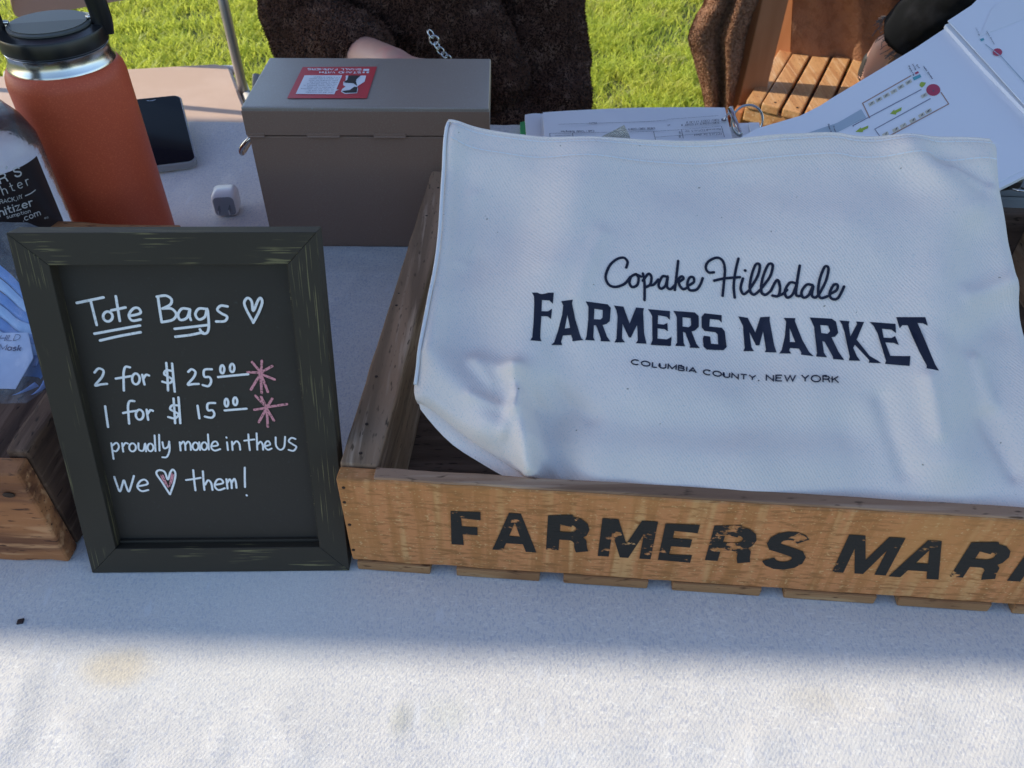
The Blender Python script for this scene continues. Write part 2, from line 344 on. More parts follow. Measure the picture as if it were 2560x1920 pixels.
def stroke2(pts, wd, cap=True, mitre=False):
    """2-D stroke as quads; returns (V (n,3) with tiny rising third coordinate, F)"""
    p = np.array(pts, float)
    if len(p) == 1: p = np.array([p[0], p[0]+[wd*.02, 0]])
    d = np.diff(p, axis=0); d /= np.linalg.norm(d, axis=1)[:, None]+1e-12
    t = np.vstack([d[:1], (d[1:]+d[:-1]), d[-1:]]); ln = np.linalg.norm(t, axis=1)[:, None]; t /= ln+1e-9
    n = np.stack([-t[:, 1], t[:, 0]], 1); sc = np.ones(len(p))
    if mitre:
        for i in range(1, len(p)-1): sc[i] = min(1/max(abs(np.dot(n[i], [-d[i][1], d[i][0]])), .35), MITRE_CAP[0])
    h = wd/2; V = []; F = []
    for i in range(len(p)):
        V.append([*(p[i]+n[i]*h*sc[i]), i]); V.append([*(p[i]-n[i]*h*sc[i]), i])
    for i in range(len(p)-1): F.append((2*i, 2*i+1, 2*i+3, 2*i+2))
    if cap:
        for e, sg in ((0, -1), (len(p)-1, 1)):
            c = len(V); V.append([*p[e], e]); ring = []
            for j in range(7):
                a = pi*j/6; q = p[e]+n[e]*h*cos(a)+t[e]*sg*h*sin(a)
                ring.append(len(V)); V.append([*q, e])
            for j in range(6): F.append((c, ring[j], ring[j+1]) if sg < 0 else (c, ring[j+1], ring[j]))
    return np.array(V), F
def strokes(lines, wd, lift, cap=True, mitre=False, smooth=True, base=.00025, step=.000004):
    """lines: list of 2-D polylines (optional per-line widths); lift(x, y, h) -> world"""
    V = []; F = []; n = 0
    for li, l in enumerate(lines):
        q = smooth_line(l) if smooth else np.array(l, float)
        v, f = stroke2(q, wd[li] if isinstance(wd, (list, tuple)) else wd, cap, mitre)
        for x, y, i in v: V.append(lift(x, y, base+step*(i+li*3)))
        F += [tuple(a+n for a in g) for g in f]; n += len(v)
    return np.array(V), F
def inside(x, y, poly):
    c = False; j = len(poly)-1
    for i in range(len(poly)):
        if (poly[i][1] > y) != (poly[j][1] > y) and x < (poly[j][0]-poly[i][0])*(y-poly[i][1])/(poly[j][1]-poly[i][1])+poly[i][0]: c = not c
        j = i
    return c
def fill(outer, holes=(), step=None):
    pts = []; edges = []
    for lp in [outer, *holes]:
        s = len(pts); pts += [Vector((float(a), float(b))) for a, b in lp]; edges += [(s+i, s+(i+1) % len(lp)) for i in range(len(lp))]
    if step:
        xs = [p.x for p in pts]; ys = [p.y for p in pts]
        x = min(xs)
        while x < max(xs):
            y = min(ys)
            while y < max(ys):
                if inside(x, y, outer) and not any(inside(x, y, h) for h in holes): pts.append(Vector((x, y)))
                y += step
            x += step
    v, e, f, *_ = geometry.delaunay_2d_cdt(pts, edges, [], 0, 1e-7)
    F = []
    for t in f:
        cx = sum(v[i].x for i in t)/3; cy = sum(v[i].y for i in t)/3
        if inside(cx, cy, outer) and not any(inside(cx, cy, h) for h in holes):
            a = [v[i] for i in t]; ar = (a[1].x-a[0].x)*(a[2].y-a[0].y)-(a[1].y-a[0].y)*(a[2].x-a[0].x)
            F.append(tuple(t) if ar > 0 else tuple(t[::-1]))
    return [(q.x, q.y) for q in v], F
def fills(polys, lift, base=.00025, step=None):
    V = []; F = []; n = 0
    for k, pg in enumerate(polys):
        o, hs = (pg if isinstance(pg, tuple) else (pg, []))
        v, f = fill(o, hs, step)
        V += [lift(x, y, base+k*1e-6) for x, y in v]; F += [tuple(i+n for i in t) for t in f]; n += len(v)
    return np.array(V), F
def remeshed(VF, vox, sm=3, disp=None):
    me = bpy.data.meshes.new('tmp'); me.from_pydata(VF[0].tolist(), [], VF[1]); o = bpy.data.objects.new('tmp', me); COL.objects.link(o)
    m = o.modifiers.new('r', 'REMESH'); m.mode = 'VOXEL'; m.voxel_size = vox
    s = o.modifiers.new('s', 'SMOOTH'); s.iterations = sm; s.factor = .6
    dg = bpy.context.evaluated_depsgraph_get(); e = o.evaluated_get(dg); m2 = e.to_mesh()
    V = np.empty(len(m2.vertices)*3); m2.vertices.foreach_get('co', V); V = V.reshape(-1, 3)
    Nn = np.empty(len(m2.vertices)*3); m2.vertices.foreach_get('normal', Nn); Nn = Nn.reshape(-1, 3)
    F = [tuple(p.vertices) for p in m2.polygons]
    e.to_mesh_clear(); bpy.data.objects.remove(o); bpy.data.meshes.remove(me)
    if disp is not None: V = V + Nn*np.array([disp(p) for p in V])[:, None]
    return V, F
def tufts(VF, n, ln, wd, sel=None, droop=.4, curl=.6, toward=None):
    """pile: small curved two-triangle tufts scattered on a surface"""
    V, F = VF; V = np.asarray(V); T = []
    for f in F:
        T.append(f[:3])
        if len(f) == 4: T.append((f[0], f[2], f[3]))
    T = np.array(T); A, B, Cc = V[T[:, 0]], V[T[:, 1]], V[T[:, 2]]
    cr = np.cross(B-A, Cc-A); ar = np.linalg.norm(cr, axis=1); nn = cr/(ar[:, None]+1e-12)
    if toward is not None: nn = nn*np.where(nn@np.array(toward) < 0, -1., 1.)[:, None]
    if sel is not None: ar = ar*sel((A+B+Cc)/3)
    idx = RNG.choice(len(T), n, p=ar/ar.sum()); r1 = np.sqrt(RNG.random(n)); r2 = RNG.random(n)
    p = A[idx]*(1-r1)[:, None]+B[idx]*(r1*(1-r2))[:, None]+Cc[idx]*(r1*r2)[:, None]; no = nn[idx]
    rd = RNG.normal(size=(n, 3)); rd /= np.linalg.norm(rd, axis=1)[:, None]
    dr = no+rd*curl+np.array([0, 0, -droop]); dr /= np.linalg.norm(dr, axis=1)[:, None]
    sd = np.cross(dr, rd); sd /= np.linalg.norm(sd, axis=1)[:, None]+1e-9
    l = (ln*(.6+.8*RNG.random(n)))[:, None]; w_ = wd*.5
    tip = p+dr*l+np.cross(sd, dr)*l*.35
    mid = p+dr*l*.55
    VV = np.concatenate([p-sd*w_, p+sd*w_, mid-sd*w_*.7, mid+sd*w_*.7, tip]); k = np.arange(n)
    FF = np.concatenate([np.stack([k, k+n, k+3*n, k+2*n], 1), np.stack([k+2*n, k+3*n, k+4*n, k+4*n], 1)])
    F1 = [tuple(x) for x in FF[:n].tolist()]+[tuple(x[:3]) for x in FF[n:].tolist()]
    return VV, F1
def fastpart(name, V, quads, tris, m, parent=None, kind=None):
    base = wl(parent) if parent is not None else np.zeros(3); V = V-base
    me = bpy.data.meshes.new(name); nq, nt_ = len(quads), len(tris)
    me.vertices.add(len(V)); me.vertices.foreach_set('co', V.astype(np.float32).ravel())
    me.loops.add(nq*4+nt_*3); me.polygons.add(nq+nt_)
    me.loops.foreach_set('vertex_index', np.concatenate([np.asarray(quads).ravel(), np.asarray(tris).ravel()]).astype(np.int32))
    me.polygons.foreach_set('loop_start', np.concatenate([np.arange(nq)*4, nq*4+np.arange(nt_)*3]).astype(np.int32))
    me.polygons.foreach_set('loop_total', np.concatenate([np.full(nq, 4), np.full(nt_, 3)]).astype(np.int32))
    me.update(calc_edges=True); me.materials.append(m)
    o = bpy.data.objects.new(name, me); COL.objects.link(o)
    if parent is not None: o.parent = parent
    if kind: o['kind'] = kind
    return o
def pile(name, VF, n, ln, wd, m, parent, **k):
    V, F = tufts(VF, n, ln, wd, **k); return fastpart(name, V, np.array(F[:n]), np.array(F[n:]), m, parent, 'stuff')
def gridmesh(fn, ns, nt_):
    V = [fn(i/ns, j/nt_) for j in range(nt_+1) for i in range(ns+1)]
    F = [(j*(ns+1)+i, j*(ns+1)+i+1, (j+1)*(ns+1)+i+1, (j+1)*(ns+1)+i) for j in range(nt_) for i in range(ns)]
    return np.array(V), F

# stroke alphabet on a unit cap height
def arc(cx, cy, rx, ry, a0, a1, n=9): return [(cx+rx*cos(radians(a0+(a1-a0)*i/(n-1))), cy+ry*sin(radians(a0+(a1-a0)*i/(n-1)))) for i in range(n)]
GL = {
 'A': (.8, [[(0, 0), (.4, 1), (.8, 0)], [(.14, .33), (.66, .33)]]), 'B': (.62, [[(0, 0), (0, 1), (.35, 1)]+arc(.35, .76, .22, .24, 90, -90, 6)+[(0, .52)], [(.35, .52)]+arc(.37, .26, .25, .26, 90, -90, 6)+[(0, 0)]]),
 'C': (.8, [arc(.45, .5, .45, .5, 48, 312, 12)]), 'D': (.72, [[(0, 0), (0, 1), (.25, 1)]+arc(.25, .5, .47, .5, 90, -90, 9)+[(0, 0)]]), 'E': (.58, [[(.58, 1), (0, 1), (0, 0), (.58, 0)], [(0, .52), (.5, .52)]]),
 'F': (.56, [[(.56, 1), (0, 1), (0, 0)], [(0, .5), (.48, .5)]]), 'G': (.82, [arc(.45, .5, .45, .5, 48, 340, 12)+[(.85, .45), (.5, .45)]]), 'H': (.68, [[(0, 0), (0, 1)], [(.68, 0), (.68, 1)], [(0, .52), (.68, .52)]]),
 'I': (.0, [[(0, 0), (0, 1)]]), 'J': (.45, [[(.45, 1), (.45, .25)]+arc(.22, .22, .22, .22, 0, -160, 6)]), 'K': (.64, [[(0, 0), (0, 1)], [(.6, 1), (.03, .42)], [(.22, .6), (.64, 0)]]), 'L': (.5, [[(0, 1), (0, 0), (.5, 0)]]),
 'M': (.85, [[(0, 0), (0, 1), (.425, .15), (.85, 1), (.85, 0)]]), 'N': (.7, [[(0, 0), (0, 1), (.7, 0), (.7, 1)]]), 'O': (.92, [arc(.46, .5, .46, .5, 0, 360, 17)]), 'P': (.56, [[(0, 0), (0, 1), (.33, 1)]+arc(.33, .74, .24, .26, 90, -90, 6)+[(0, .48)]]),
 'Q': (.92, [arc(.46, .5, .46, .5, 0, 360, 17), [(.6, .25), (.95, -.05)]]), 'R': (.66, [[(0, 0), (0, 1), (.38, 1)]+arc(.38, .75, .25, .25, 90, -90, 7)+[(0, .5)], [(.38, .5), (.5, .46), (.6, .34), (.62, .15), (.66, 0)]]),
 'S': (.66, [arc(.33, .755, .29, .245, 20, 215, 8)+[(.3, .54), (.5, .46)]+arc(.34, .26, .31, .26, 40, -165, 8)]), 'T': (.66, [[(0, 1), (.66, 1)], [(.33, 1), (.33, 0)]]),
 'U': (.66, [[(0, 1), (0, .33)]+arc(.33, .33, .33, .33, 180, 360, 8)+[(.66, 1)]]), 'V': (.72, [[(0, 1), (.36, 0), (.72, 1)]]), 'W': (1.05, [[(0, 1), (.26, 0), (.525, .95), (.79, 0), (1.05, 1)]]), 'X': (.66, [[(0, 0), (.66, 1)], [(0, 1), (.66, 0)]]),
 'Y': (.7, [[(0, 1), (.35, .48), (.7, 1)], [(.35, .48), (.35, 0)]]), 'Z': (.62, [[(0, 1), (.62, 1), (0, 0), (.62, 0)]]), ',': (.1, [[(.1, .08), (.04, -.16)]]), '.': (.05, [[(.03, .03), (.05, .03)]]), ':': (.05, [[(.03, .05), (.05, .05)], [(.03, .6), (.05, .6)]]),
 "'": (.1, [[(.1, 1.05), (.04, .8)]]), '#': (.6, [[(.15, 0), (.25, 1)], [(.4, 0), (.5, 1)], [(0, .35), (.6, .35)], [(.05, .7), (.62, .7)]]), '$': (.5, [arc(.25, .7, .22, .2, 20, 215, 7)+arc(.25, .3, .24, .2, 60, -165, 7), [(.25, -.1), (.25, 1.1)]]), ' ': (.35, []),
 '0': (.55, [arc(.27, .5, .27, .5, 0, 360, 13)]), '1': (.25, [[(0, .78), (.25, 1), (.25, 0)]]), '2': (.55, [arc(.27, .72, .26, .28, 170, -30, 8)+[(0, 0), (.55, 0)]]), '3': (.5, [arc(.24, .75, .24, .25, 150, -90, 7)+arc(.24, .25, .27, .25, 90, -150, 7)]),
 '4': (.6, [[(.45, 0), (.45, 1), (0, .3), (.6, .3)]]), '5': (.52, [[(.48, 1), (.06, 1), (.03, .55)]+arc(.25, .32, .27, .32, 110, -150, 8)]), '6': (.52, [[(.42, 1), (.1, .6)]+arc(.26, .3, .26, .3, 160, 520, 12)]), '7': (.5, [[(0, 1), (.5, 1), (.15, 0)]]),
 '8': (.5, [arc(.25, .76, .22, .24, 0, 360, 11), arc(.25, .27, .25, .27, 0, 360, 11)]), '9': (.5, [arc(.25, .7, .25, .3, 0, 360, 11), [(.5, .7), (.35, 0)]]),
 'a': (.5, [arc(.24, .3, .24, .3, 0, 360, 11), [(.5, .62), (.5, 0)]]), 'b': (.5, [[(0, 1), (0, 0)], arc(.25, .3, .25, .3, 0, 360, 11)]), 'c': (.46, [arc(.26, .3, .26, .3, 50, 310, 9)]), 'd': (.5, [arc(.25, .3, .25, .3, 0, 360, 11), [(.5, 1), (.5, 0)]]),
 'e': (.5, [[(.02, .32), (.5, .32)]+arc(.25, .3, .25, .3, 5, 310, 10)]), 'f': (.34, [[(.36, .98), (.2, .98), (.14, .8), (.14, 0)], [(0, .6), (.32, .6)]]), 'g': (.5, [arc(.25, .3, .25, .3, 0, 360, 11), [(.5, .62), (.5, -.15)]+arc(.26, -.13, .24, .2, 0, -140, 6)]),
 'h': (.46, [[(0, 1), (0, 0)], arc(.23, .37, .23, .24, 180, 0, 7)+[(.46, 0)]]), 'i': (.0, [[(0, .6), (0, 0)], [(0, .84), (.01, .86)]]), 'j': (.1, [[(.1, .6), (.1, -.2), (0, -.3)], [(.1, .84), (.11, .86)]]), 'k': (.42, [[(0, 1), (0, 0)], [(.4, .6), (.02, .26)], [(.14, .38), (.42, 0)]]),
 'l': (.0, [[(0, 1), (0, 0)]]), 'm': (.76, [[(0, .62), (0, 0)], arc(.19, .42, .19, .2, 180, 0, 6)+[(.38, 0)], arc(.57, .42, .19, .2, 180, 0, 6)+[(.76, 0)]]), 'n': (.44, [[(0, .62), (0, 0)], arc(.22, .39, .22, .23, 180, 0, 6)+[(.44, 0)]]),
 'o': (.52, [arc(.26, .3, .26, .31, 0, 360, 11)]), 'p': (.5, [[(0, .62), (0, -.32)], arc(.25, .3, .25, .3, 0, 360, 11)]), 'q': (.5, [[(.5, .62), (.5, -.32)], arc(.25, .3, .25, .3, 0, 360, 11)]), 'r': (.28, [[(0, .62), (0, 0)], arc(.2, .38, .2, .22, 180, 60, 5)]),
 's': (.4, [arc(.2, .46, .18, .15, 30, 220, 6)+arc(.2, .15, .2, .15, 50, -150, 6)]), 't': (.34, [[(.14, .9), (.14, .1), (.34, .02)], [(0, .6), (.32, .6)]]), 'u': (.44, [[(0, .6), (0, .24)]+arc(.22, .23, .22, .23, 180, 360, 6)+[(.44, .6)], [(.44, .3), (.44, 0)]]),
 'v': (.44, [[(0, .6), (.22, 0), (.44, .6)]]), 'w': (.7, [[(0, .6), (.18, 0), (.35, .55), (.52, 0), (.7, .6)]]), 'x': (.42, [[(0, 0), (.42, .6)], [(0, .6), (.42, 0)]]), 'y': (.44, [[(0, .6), (.22, 0)], [(.44, .6), (.1, -.3)]]), 'z': (.42, [[(0, .6), (.42, .6), (0, 0), (.42, 0)]]),
 '/': (.4, [[(0, 0), (.4, 1)]]), '-': (.35, [[(0, .35), (.35, .35)]]), '+': (.4, [[(0, .4), (.4, .4)], [(.2, .2), (.2, .6)]]),
}
def text(s, h=1.0, gap=.22, slant=0):
    """polylines of a line of text, cap height h, starting at 0,0; returns lines, width"""
    out = []; x = 0
    for ch in s:
        wd, ls = GL[ch]
        for l in ls: out.append([((x+a+slant*b)*h, b*h) for a, b in l])
        x += wd+gap
    return out, (x-gap)*h
def place(lines, x, y, ang=0, sx=1):
    c, s_ = cos(ang), sin(ang); return [[(x+a*sx*c-b*s_, y+a*sx*s_+b*c) for a, b in l] for l in lines]
def fit_text(s, a, b, h, gap=.22, slant=0):
    ls, wd = text(s, h, gap, slant); d = np.array(b)-np.array(a); L = np.linalg.norm(d); return place(ls, a[0], a[1], math.atan2(d[1], d[0]), L/wd)

# ------------------------------------------------------------------ ground and lawn
def gfn(s, t):
    x = -60+120*s; y = -20+120*t; return (x, y, 0)
part('ground', gridmesh(gfn, 40, 40), m_ground, kind='structure')
def make_grass():
    n = 300000
    x = RNG.uniform(-2.9, 2.9, n); y = RNG.uniform(1.35, 5.6, n)
    # clumps
    cx = RNG.uniform(-2.9, 2.9, 5200); cy = RNG.uniform(1.35, 5.6, 5200); k = RNG.integers(0, 5200, n); cl = RNG.random(n) < .6
    x = np.where(cl, cx[k]+RNG.normal(0, .022, n), x); y = np.where(cl, cy[k]+RNG.normal(0, .022, n), y)
    # thin patches
    th = np.array([mnoise.noise(Vector((a*2.3, b*2.3, 1.7))) for a, b in zip(x, y)]); keep = RNG.random(n) < np.clip(1.15-np.clip(th-.12, 0, 1)*3.2, .25, 1)
    x, y, th = x[keep], y[keep], th[keep]; n = len(x)
    h = .022+.038*RNG.random(n); h = h*(1-.3*np.clip(th, 0, 1)); w_ = .0016+.0022*RNG.random(n); a = RNG.uniform(0, 2*pi, n)
    ln = h*(.35+1.0*RNG.random(n)); b = RNG.uniform(0, 2*pi, n)
    p = np.stack([x, y, np.zeros(n)], 1); sd = np.stack([np.cos(a), np.sin(a), 0*a], 1)*w_[:, None]; ld = np.stack([np.cos(b), np.sin(b), 0*b], 1)
    mid = p+ld*(ln*.35)[:, None]+np.array([0, 0, 1])*(h*.62)[:, None]; tip = p+ld*ln[:, None]+np.array([0, 0, 1])*h[:, None]
    V = np.concatenate([p-sd, p+sd, mid-sd*.8, mid+sd*.8, tip]); k = np.arange(n)
    o = fastpart('lawn', V, np.stack([k, k+n, k+3*n, k+2*n], 1), np.stack([k+2*n, k+3*n, k+4*n], 1), m_grassblade, None, 'stuff')
    o['label'] = 'short sunlit grass of the lawn behind the table'; o['category'] = 'grass'
make_grass()

# ------------------------------------------------------------------ unseen roof added to shade the table (above the frame)
SHY = P(1280, 1642)[1]                     # where its front edge's shadow crosses the tablecloth
CZ = 2.15
off = (CZ-TZ)/math.tan(SUN_EL)
cy0 = SHY + off*cos(SUN_AZ); cxm = off*sin(SUN_AZ)
sl_ = (P(2560, 1682)[1]-P(0, 1600)[1])/(P(2560, 1682)[0]-P(0, 1600)[0])
can = thing('added_canopy', 'added unseen roof of pale violet blue fabric on white poles shading the whole table', 'added_canopy', (cxm, cy0+1.0, 0))
X0, X1, YD = cxm-1.7, cxm+4.4, 1.5
def cy_at(x): return cy0+(x-cxm)*sl_
def canf(s, t):
    x = X0+(X1-X0)*s; y = cy_at(x)+YD*t
    return (x, y, CZ+.28*min(min(s, 1-s), min(t, 1-t))*2)
part('roof_fabric', gridmesh(canf, 24, 24), m_added_canopy, can)
part('valance', gridmesh(lambda s, t: (X0+(X1-X0)*s, cy_at(X0+(X1-X0)*s)-.002, CZ-.0*t-.001-.10*t), 24, 2), m_added_canopy, can)
for a in (0, 1):
    for b in (0, 1):
        xx = X0+.03+(X1-X0-.06)*a; yy = cy_at(xx)+.03+(YD-.06)*b
        part('pole', tube([(xx, yy, 0), (xx, yy, CZ)], .015, 10), m_pole, can, True)

# ------------------------------------------------------------------ table and cloth
YF, YB = .13, 1.004
tbl = thing('folding_table', 'long folding table hidden under the white cloth', 'table', (0, .58, 0))
part('table_top', slab((-1.05, YF+.01, TZ-.035), (2.1, 0, 0), (0, YB-YF-.02, 0), (0, 0, .030), .004), m_tabletop, tbl)
for x in (-.9, .9):
    for y in (YF+.1, YB-.1): part('leg', tube([(x, y, 0), (x, y, TZ-.036)], .014, 10), m_tube, tbl, True)
def nz(x, y, z=0): return mnoise.noise(Vector((x, y, z)))
CREASE = [(tuple(P(*a)[:2]), tuple(P(*b)[:2]), w_, h_) for a, b, w_, h_ in (((560, 1815), (540, 1900), .004, .0010), ((690, 1800), (760, 1900), .003, .0008), ((160, 1800), (260, 1915), .007, .0012), ((1000, 1770), (985, 1850), .004, .0008), ((1740, 1700), (1760, 1660), .006, .0006), ((1900, 1850), (2300, 1800), .009, .0008), ((1300, 1880), (1700, 1840), .008, .0008), ((760, 620), (980, 640), .006, .0012), ((800, 800), (900, 690), .006, .0012), ((780, 740), (930, 760), .004, .0008), ((60, 1700), (20, 1850), .008, .0010), ((2300, 1700), (2500, 1780), .008, .0006))]
def cloth_h(x, y):
    h = .0007*nz(x*9, y*9, 3)+.0006*nz(x*25, y*14, 8)
    f = max(0, 1-abs(y-.19)/.07)
    h += f*(.0022*nz(x*14+y*20, y*8, 5)+.0009*nz(x*38-y*30, y*22, 2))
    for (x0_, y0_), (x1_, y1_), w_, a_ in CREASE:
        dx, dy = x1_-x0_, y1_-y0_; t = max(0, min(1, ((x-x0_)*dx+(y-y0_)*dy)/(dx*dx+dy*dy))); q_ = ((x-x0_-t*dx)**2+(y-y0_-t*dy)**2)/(w_*w_)
        if q_ < 9: h += a_*math.exp(-q_)
    b = max(0, min(1, (y-.62)/.1))*.0016
    h += b*(nz(x*30, y*12, 4)*.6+nz(x*70, y*60, 6)*.35)
    h += .0011*math.exp(-((y-.655+.05*x)/.006)**2)*(1 if x < -.1 else 0)*(1+nz(x*60, 2))
    return h
def clothf(s, t):
    x = -1.06+2.12*s; L = YB-YF; d = -.32+(L+.64)*t; r = .006
    if d < 0: y = YF-r; z = -r+d; y -= .012*sin(x*21+d*4)*min(1, -d*6)
    elif d > L: y = YB+r; z = -r-(d-L); y += .010*sin(x*17)*min(1, (d-L)*6)
    else: y = YF+d; z = cloth_h(x, YF+d)
    return (x, y, TZ+z)
part('tablecloth', gridmesh(clothf, 420, 300), m_cloth, None, True, 'white cotton twill cloth with a tan stain spread over the table', cat='tablecloth')
p = P(50, 1561); part('crumb', slab(p-[.0018, .0005, 0], (.0036, .001, 0), (-.0006, .0034, 0), (0, 0, .0012), .0004), m_crumb, None, label='tiny dark crumb on the tablecloth left of the chalkboard foot', cat='crumb')

# ------------------------------------------------------------------ big crate
Z0 = np.array([0, 0, TZ])
cy = -.0684; cu = np.array([cos(cy), sin(cy), 0]); cw = np.array([-sin(cy), cos(cy), 0]); cz = np.array([0, 0, 1.])
CO = np.array([-.1035, .3176, TZ]); CH = .0901; CW = .572; CD = .3825; ST = .0084
cr = thing('wooden_crate', 'large wooden crate stencilled farmers market, holding the canvas tote bag', 'crate', CO+cu*CW/2+cw*CD/2)
def cp(a, b, c): return CO+cu*a+cw*b+cz*c
FT = .0105
part('front_board', slab(cp(0, 0, ST), cu*CW, cw*FT, cz*(CH-ST-.0016), .0022, .0006, 3), m_front, cr)
part('rim_strip', slab(cp(.0225, .0012, CH-.0024), cu*(CW-.045), cw*(FT-.0022), cz*.0026, .001, .0004), m_wood_top, cr)
part('back_board', slab(cp(.0235, CD-FT, ST), cu*(CW-.047), cw*FT, cz*(CH-ST-.012), .0015, .0005), m_dark_in, cr)
for a in (0, CW-.0235):
    part('side_board', slab(cp(a, FT+.0004, ST), cu*.0232, cw*(CD-FT-.0004), cz*(CH-ST), .0025, .0008, 3), m_wood_side, cr)
for (a, b) in ((.0031, .0515), (.0686, .123), (.1385, .1929), (.2086, .2648), (.2798, .3368), (.3512, .4077), (.4223, .478), (.492, .5485)):
    part('slat', slab(cp(a, -.0012, .0003), cu*(b-a), cw*CD, cz*(ST-.0006), .0012, .0005), m_slat, cr)
part('floor_board', slab(cp(.0235, FT, ST), cu*(CW-.047), cw*(CD-2*FT), cz*.002, 0), m_dark_in, cr)
nails = []
for px, py in ((145+0, 292), (150, 382), (182, 520), (205, 675)):
    q = PL(800+px/2.458, 1100+py/2.458, CO, -cw); nails.append((q, -cw))
for (a, b) in ((.011, .02), (.0095, .045), (.0065, .09), (.0055, .17), (.0045, .185), (.008, .30), (.011, .35)):
    nails.append((cp(a, b, CH), cz))
for q, n in nails:
    t1 = cu; t2 = np.cross(n, t1)
    V = [q+n*.0006]+[q+n*.0003+(t1*cos(a)+t2*sin(a))*.0011 for a in np.linspace(0, 2*pi, 9)[:-1]]+[q-n*.001+(t1*cos(a)+t2*sin(a))*.0013 for a in np.linspace(0, 2*pi, 9)[:-1]]
    part('nail', (V, [(0, 1+k, 1+(k+1) % 8) for k in range(8)]+[(1+k, 9+k, 9+(k+1) % 8, 1+(k+1) % 8) for k in range(8)]), m_nail, cr)
def crate_lift(x, z, h): return CO+cu*x+cz*z-cw*(h+.0004)
LH = .0375-.0072
def big(ch, u0, u1, z0=.0305, h=.0375, wd=.0076):
    w0, ls = GL[ch]; H = h-wd
    W = (u1-u0)-wd
    if ch == 'A': ls = [[(0, 0), (.34, 1), (.46, 1), (.8, 0)], [(.14, .30), (.66, .30)]]
    return [[(u0+wd/2+a/w0*W, z0+wd/2+b*H) for a, b in l] for l in ls]
ink = []; MITRE_CAP[0] = 1.12
for k, (ch, a, b, z0) in enumerate((('F', .0667, .0893, .0295), ('A', .0924, .1202, .0305), ('R', .1262, .1523, .0305), ('M', .1585, .1914, .0312), ('E', .1952, .2198, .0305), ('R', .2246, .2521, .0303), ('S', .2570, .2840, .0298),
                    ('M', .3028, .3352, .0306), ('A', .3371, .3672, .0299), ('R', .3727, .3992, .0298), ('K', .4067, .436, .0296), ('E', .443, .467, .0296), ('T', .473, .503, .0296))):
    MITRE_CAP[0] = 1.5 if ch in 'MKR' else 1.12
    if ch in 'MA':
        pg = [(0, 0), (0, 1), (.29, 1), (.5, .38), (.71, 1), (1, 1), (1, 0), (.79, 0), (.79, .66), (.58, 0), (.42, 0), (.21, .66), (.21, 0)] if ch == 'M' else [(0, 0), (.37, 1), (.63, 1), (1, 0), (.76, 0), (.69, .20), (.31, .20), (.24, 0)]
        hs = [] if ch == 'M' else [[(.38, .40), (.62, .40), (.5, .76)]]
        q = lambda p: (a+(b-a)*p[0], z0+.0372*p[1])
        ink.append(fills([([q(p) for p in pg], [[q(p) for p in h] for h in hs])], crate_lift, .0001)); continue
    v = strokes(big(ch, a, b, z0, .0372+.0006*(k % 2)), (.0078 if ch != 'M' else .0078), crate_lift, cap=False, mitre=True, smooth=False, base=.0001, step=.00001)
    ink.append(v)
MITRE_CAP[0] = 2.2
part('stencil_letters', join(*ink), m_stencil, cr)

# ------------------------------------------------------------------ tote bag
tb = radians(30); bu = cu; bup = cz*sin(tb)+cw*cos(tb); bn = np.cross(bu, bup)
BQ = PL(1520, 1200, CO+cz*CH, cz)-np.array([0, 0, .005])
def bab(px, py): q = PL(px, py, BQ, bn)-BQ; return np.array([q@bu, q@bup])
def curve(pts):
    p = smooth_line(pts, 8); L = np.concatenate([[0], np.cumsum(np.linalg.norm(np.diff(p, axis=0), axis=1))]); L /= L[-1]
    return lambda t: np.array([np.interp(t, L, p[:, 0]), np.interp(t, L, p[:, 1])])
bag_top = [(1116, 303), (1142, 305), (1228, 325), (1318, 341), (1454, 353), (1580, 352), (1738, 346), (1900, 340), (2026, 334), (2091, 335), (2148, 345), (2260, 349), (2392, 347), (2470, 348), (2503, 358)]
bag_right = [(2503, 358), (2503, 400), (2511, 450), (2531, 557), (2558, 680), (2585, 820), (2610, 950), (2628, 1100), (2640, 1290)]
bag_left = [(1116, 303), (1109, 355), (1102, 431), (1091, 610), (1067, 757), (1045, 892), (1034, 963), (1037, 995)]
bag_bot = [(1037, 995), (1083, 1022), (1175, 1093), (1251, 1143), (1300, 1178), (1341, 1206), (1520, 1215), (1800, 1236), (2100, 1256), (2400, 1277), (2640, 1290)]
cT, cR, cL, cB = (curve([bab(*q) for q in l]) for l in (bag_top, bag_right, bag_left, bag_bot))
c00, c10, c01, c11 = cT(0), cT(1), cB(0), cB(1)
def coons(s, t): return (1-t)*cT(s)+t*cB(s)+(1-s)*cL(t)+s*cR(t)-((1-s)*(1-t)*c00+s*(1-t)*c10+(1-s)*t*c01+s*t*c11)
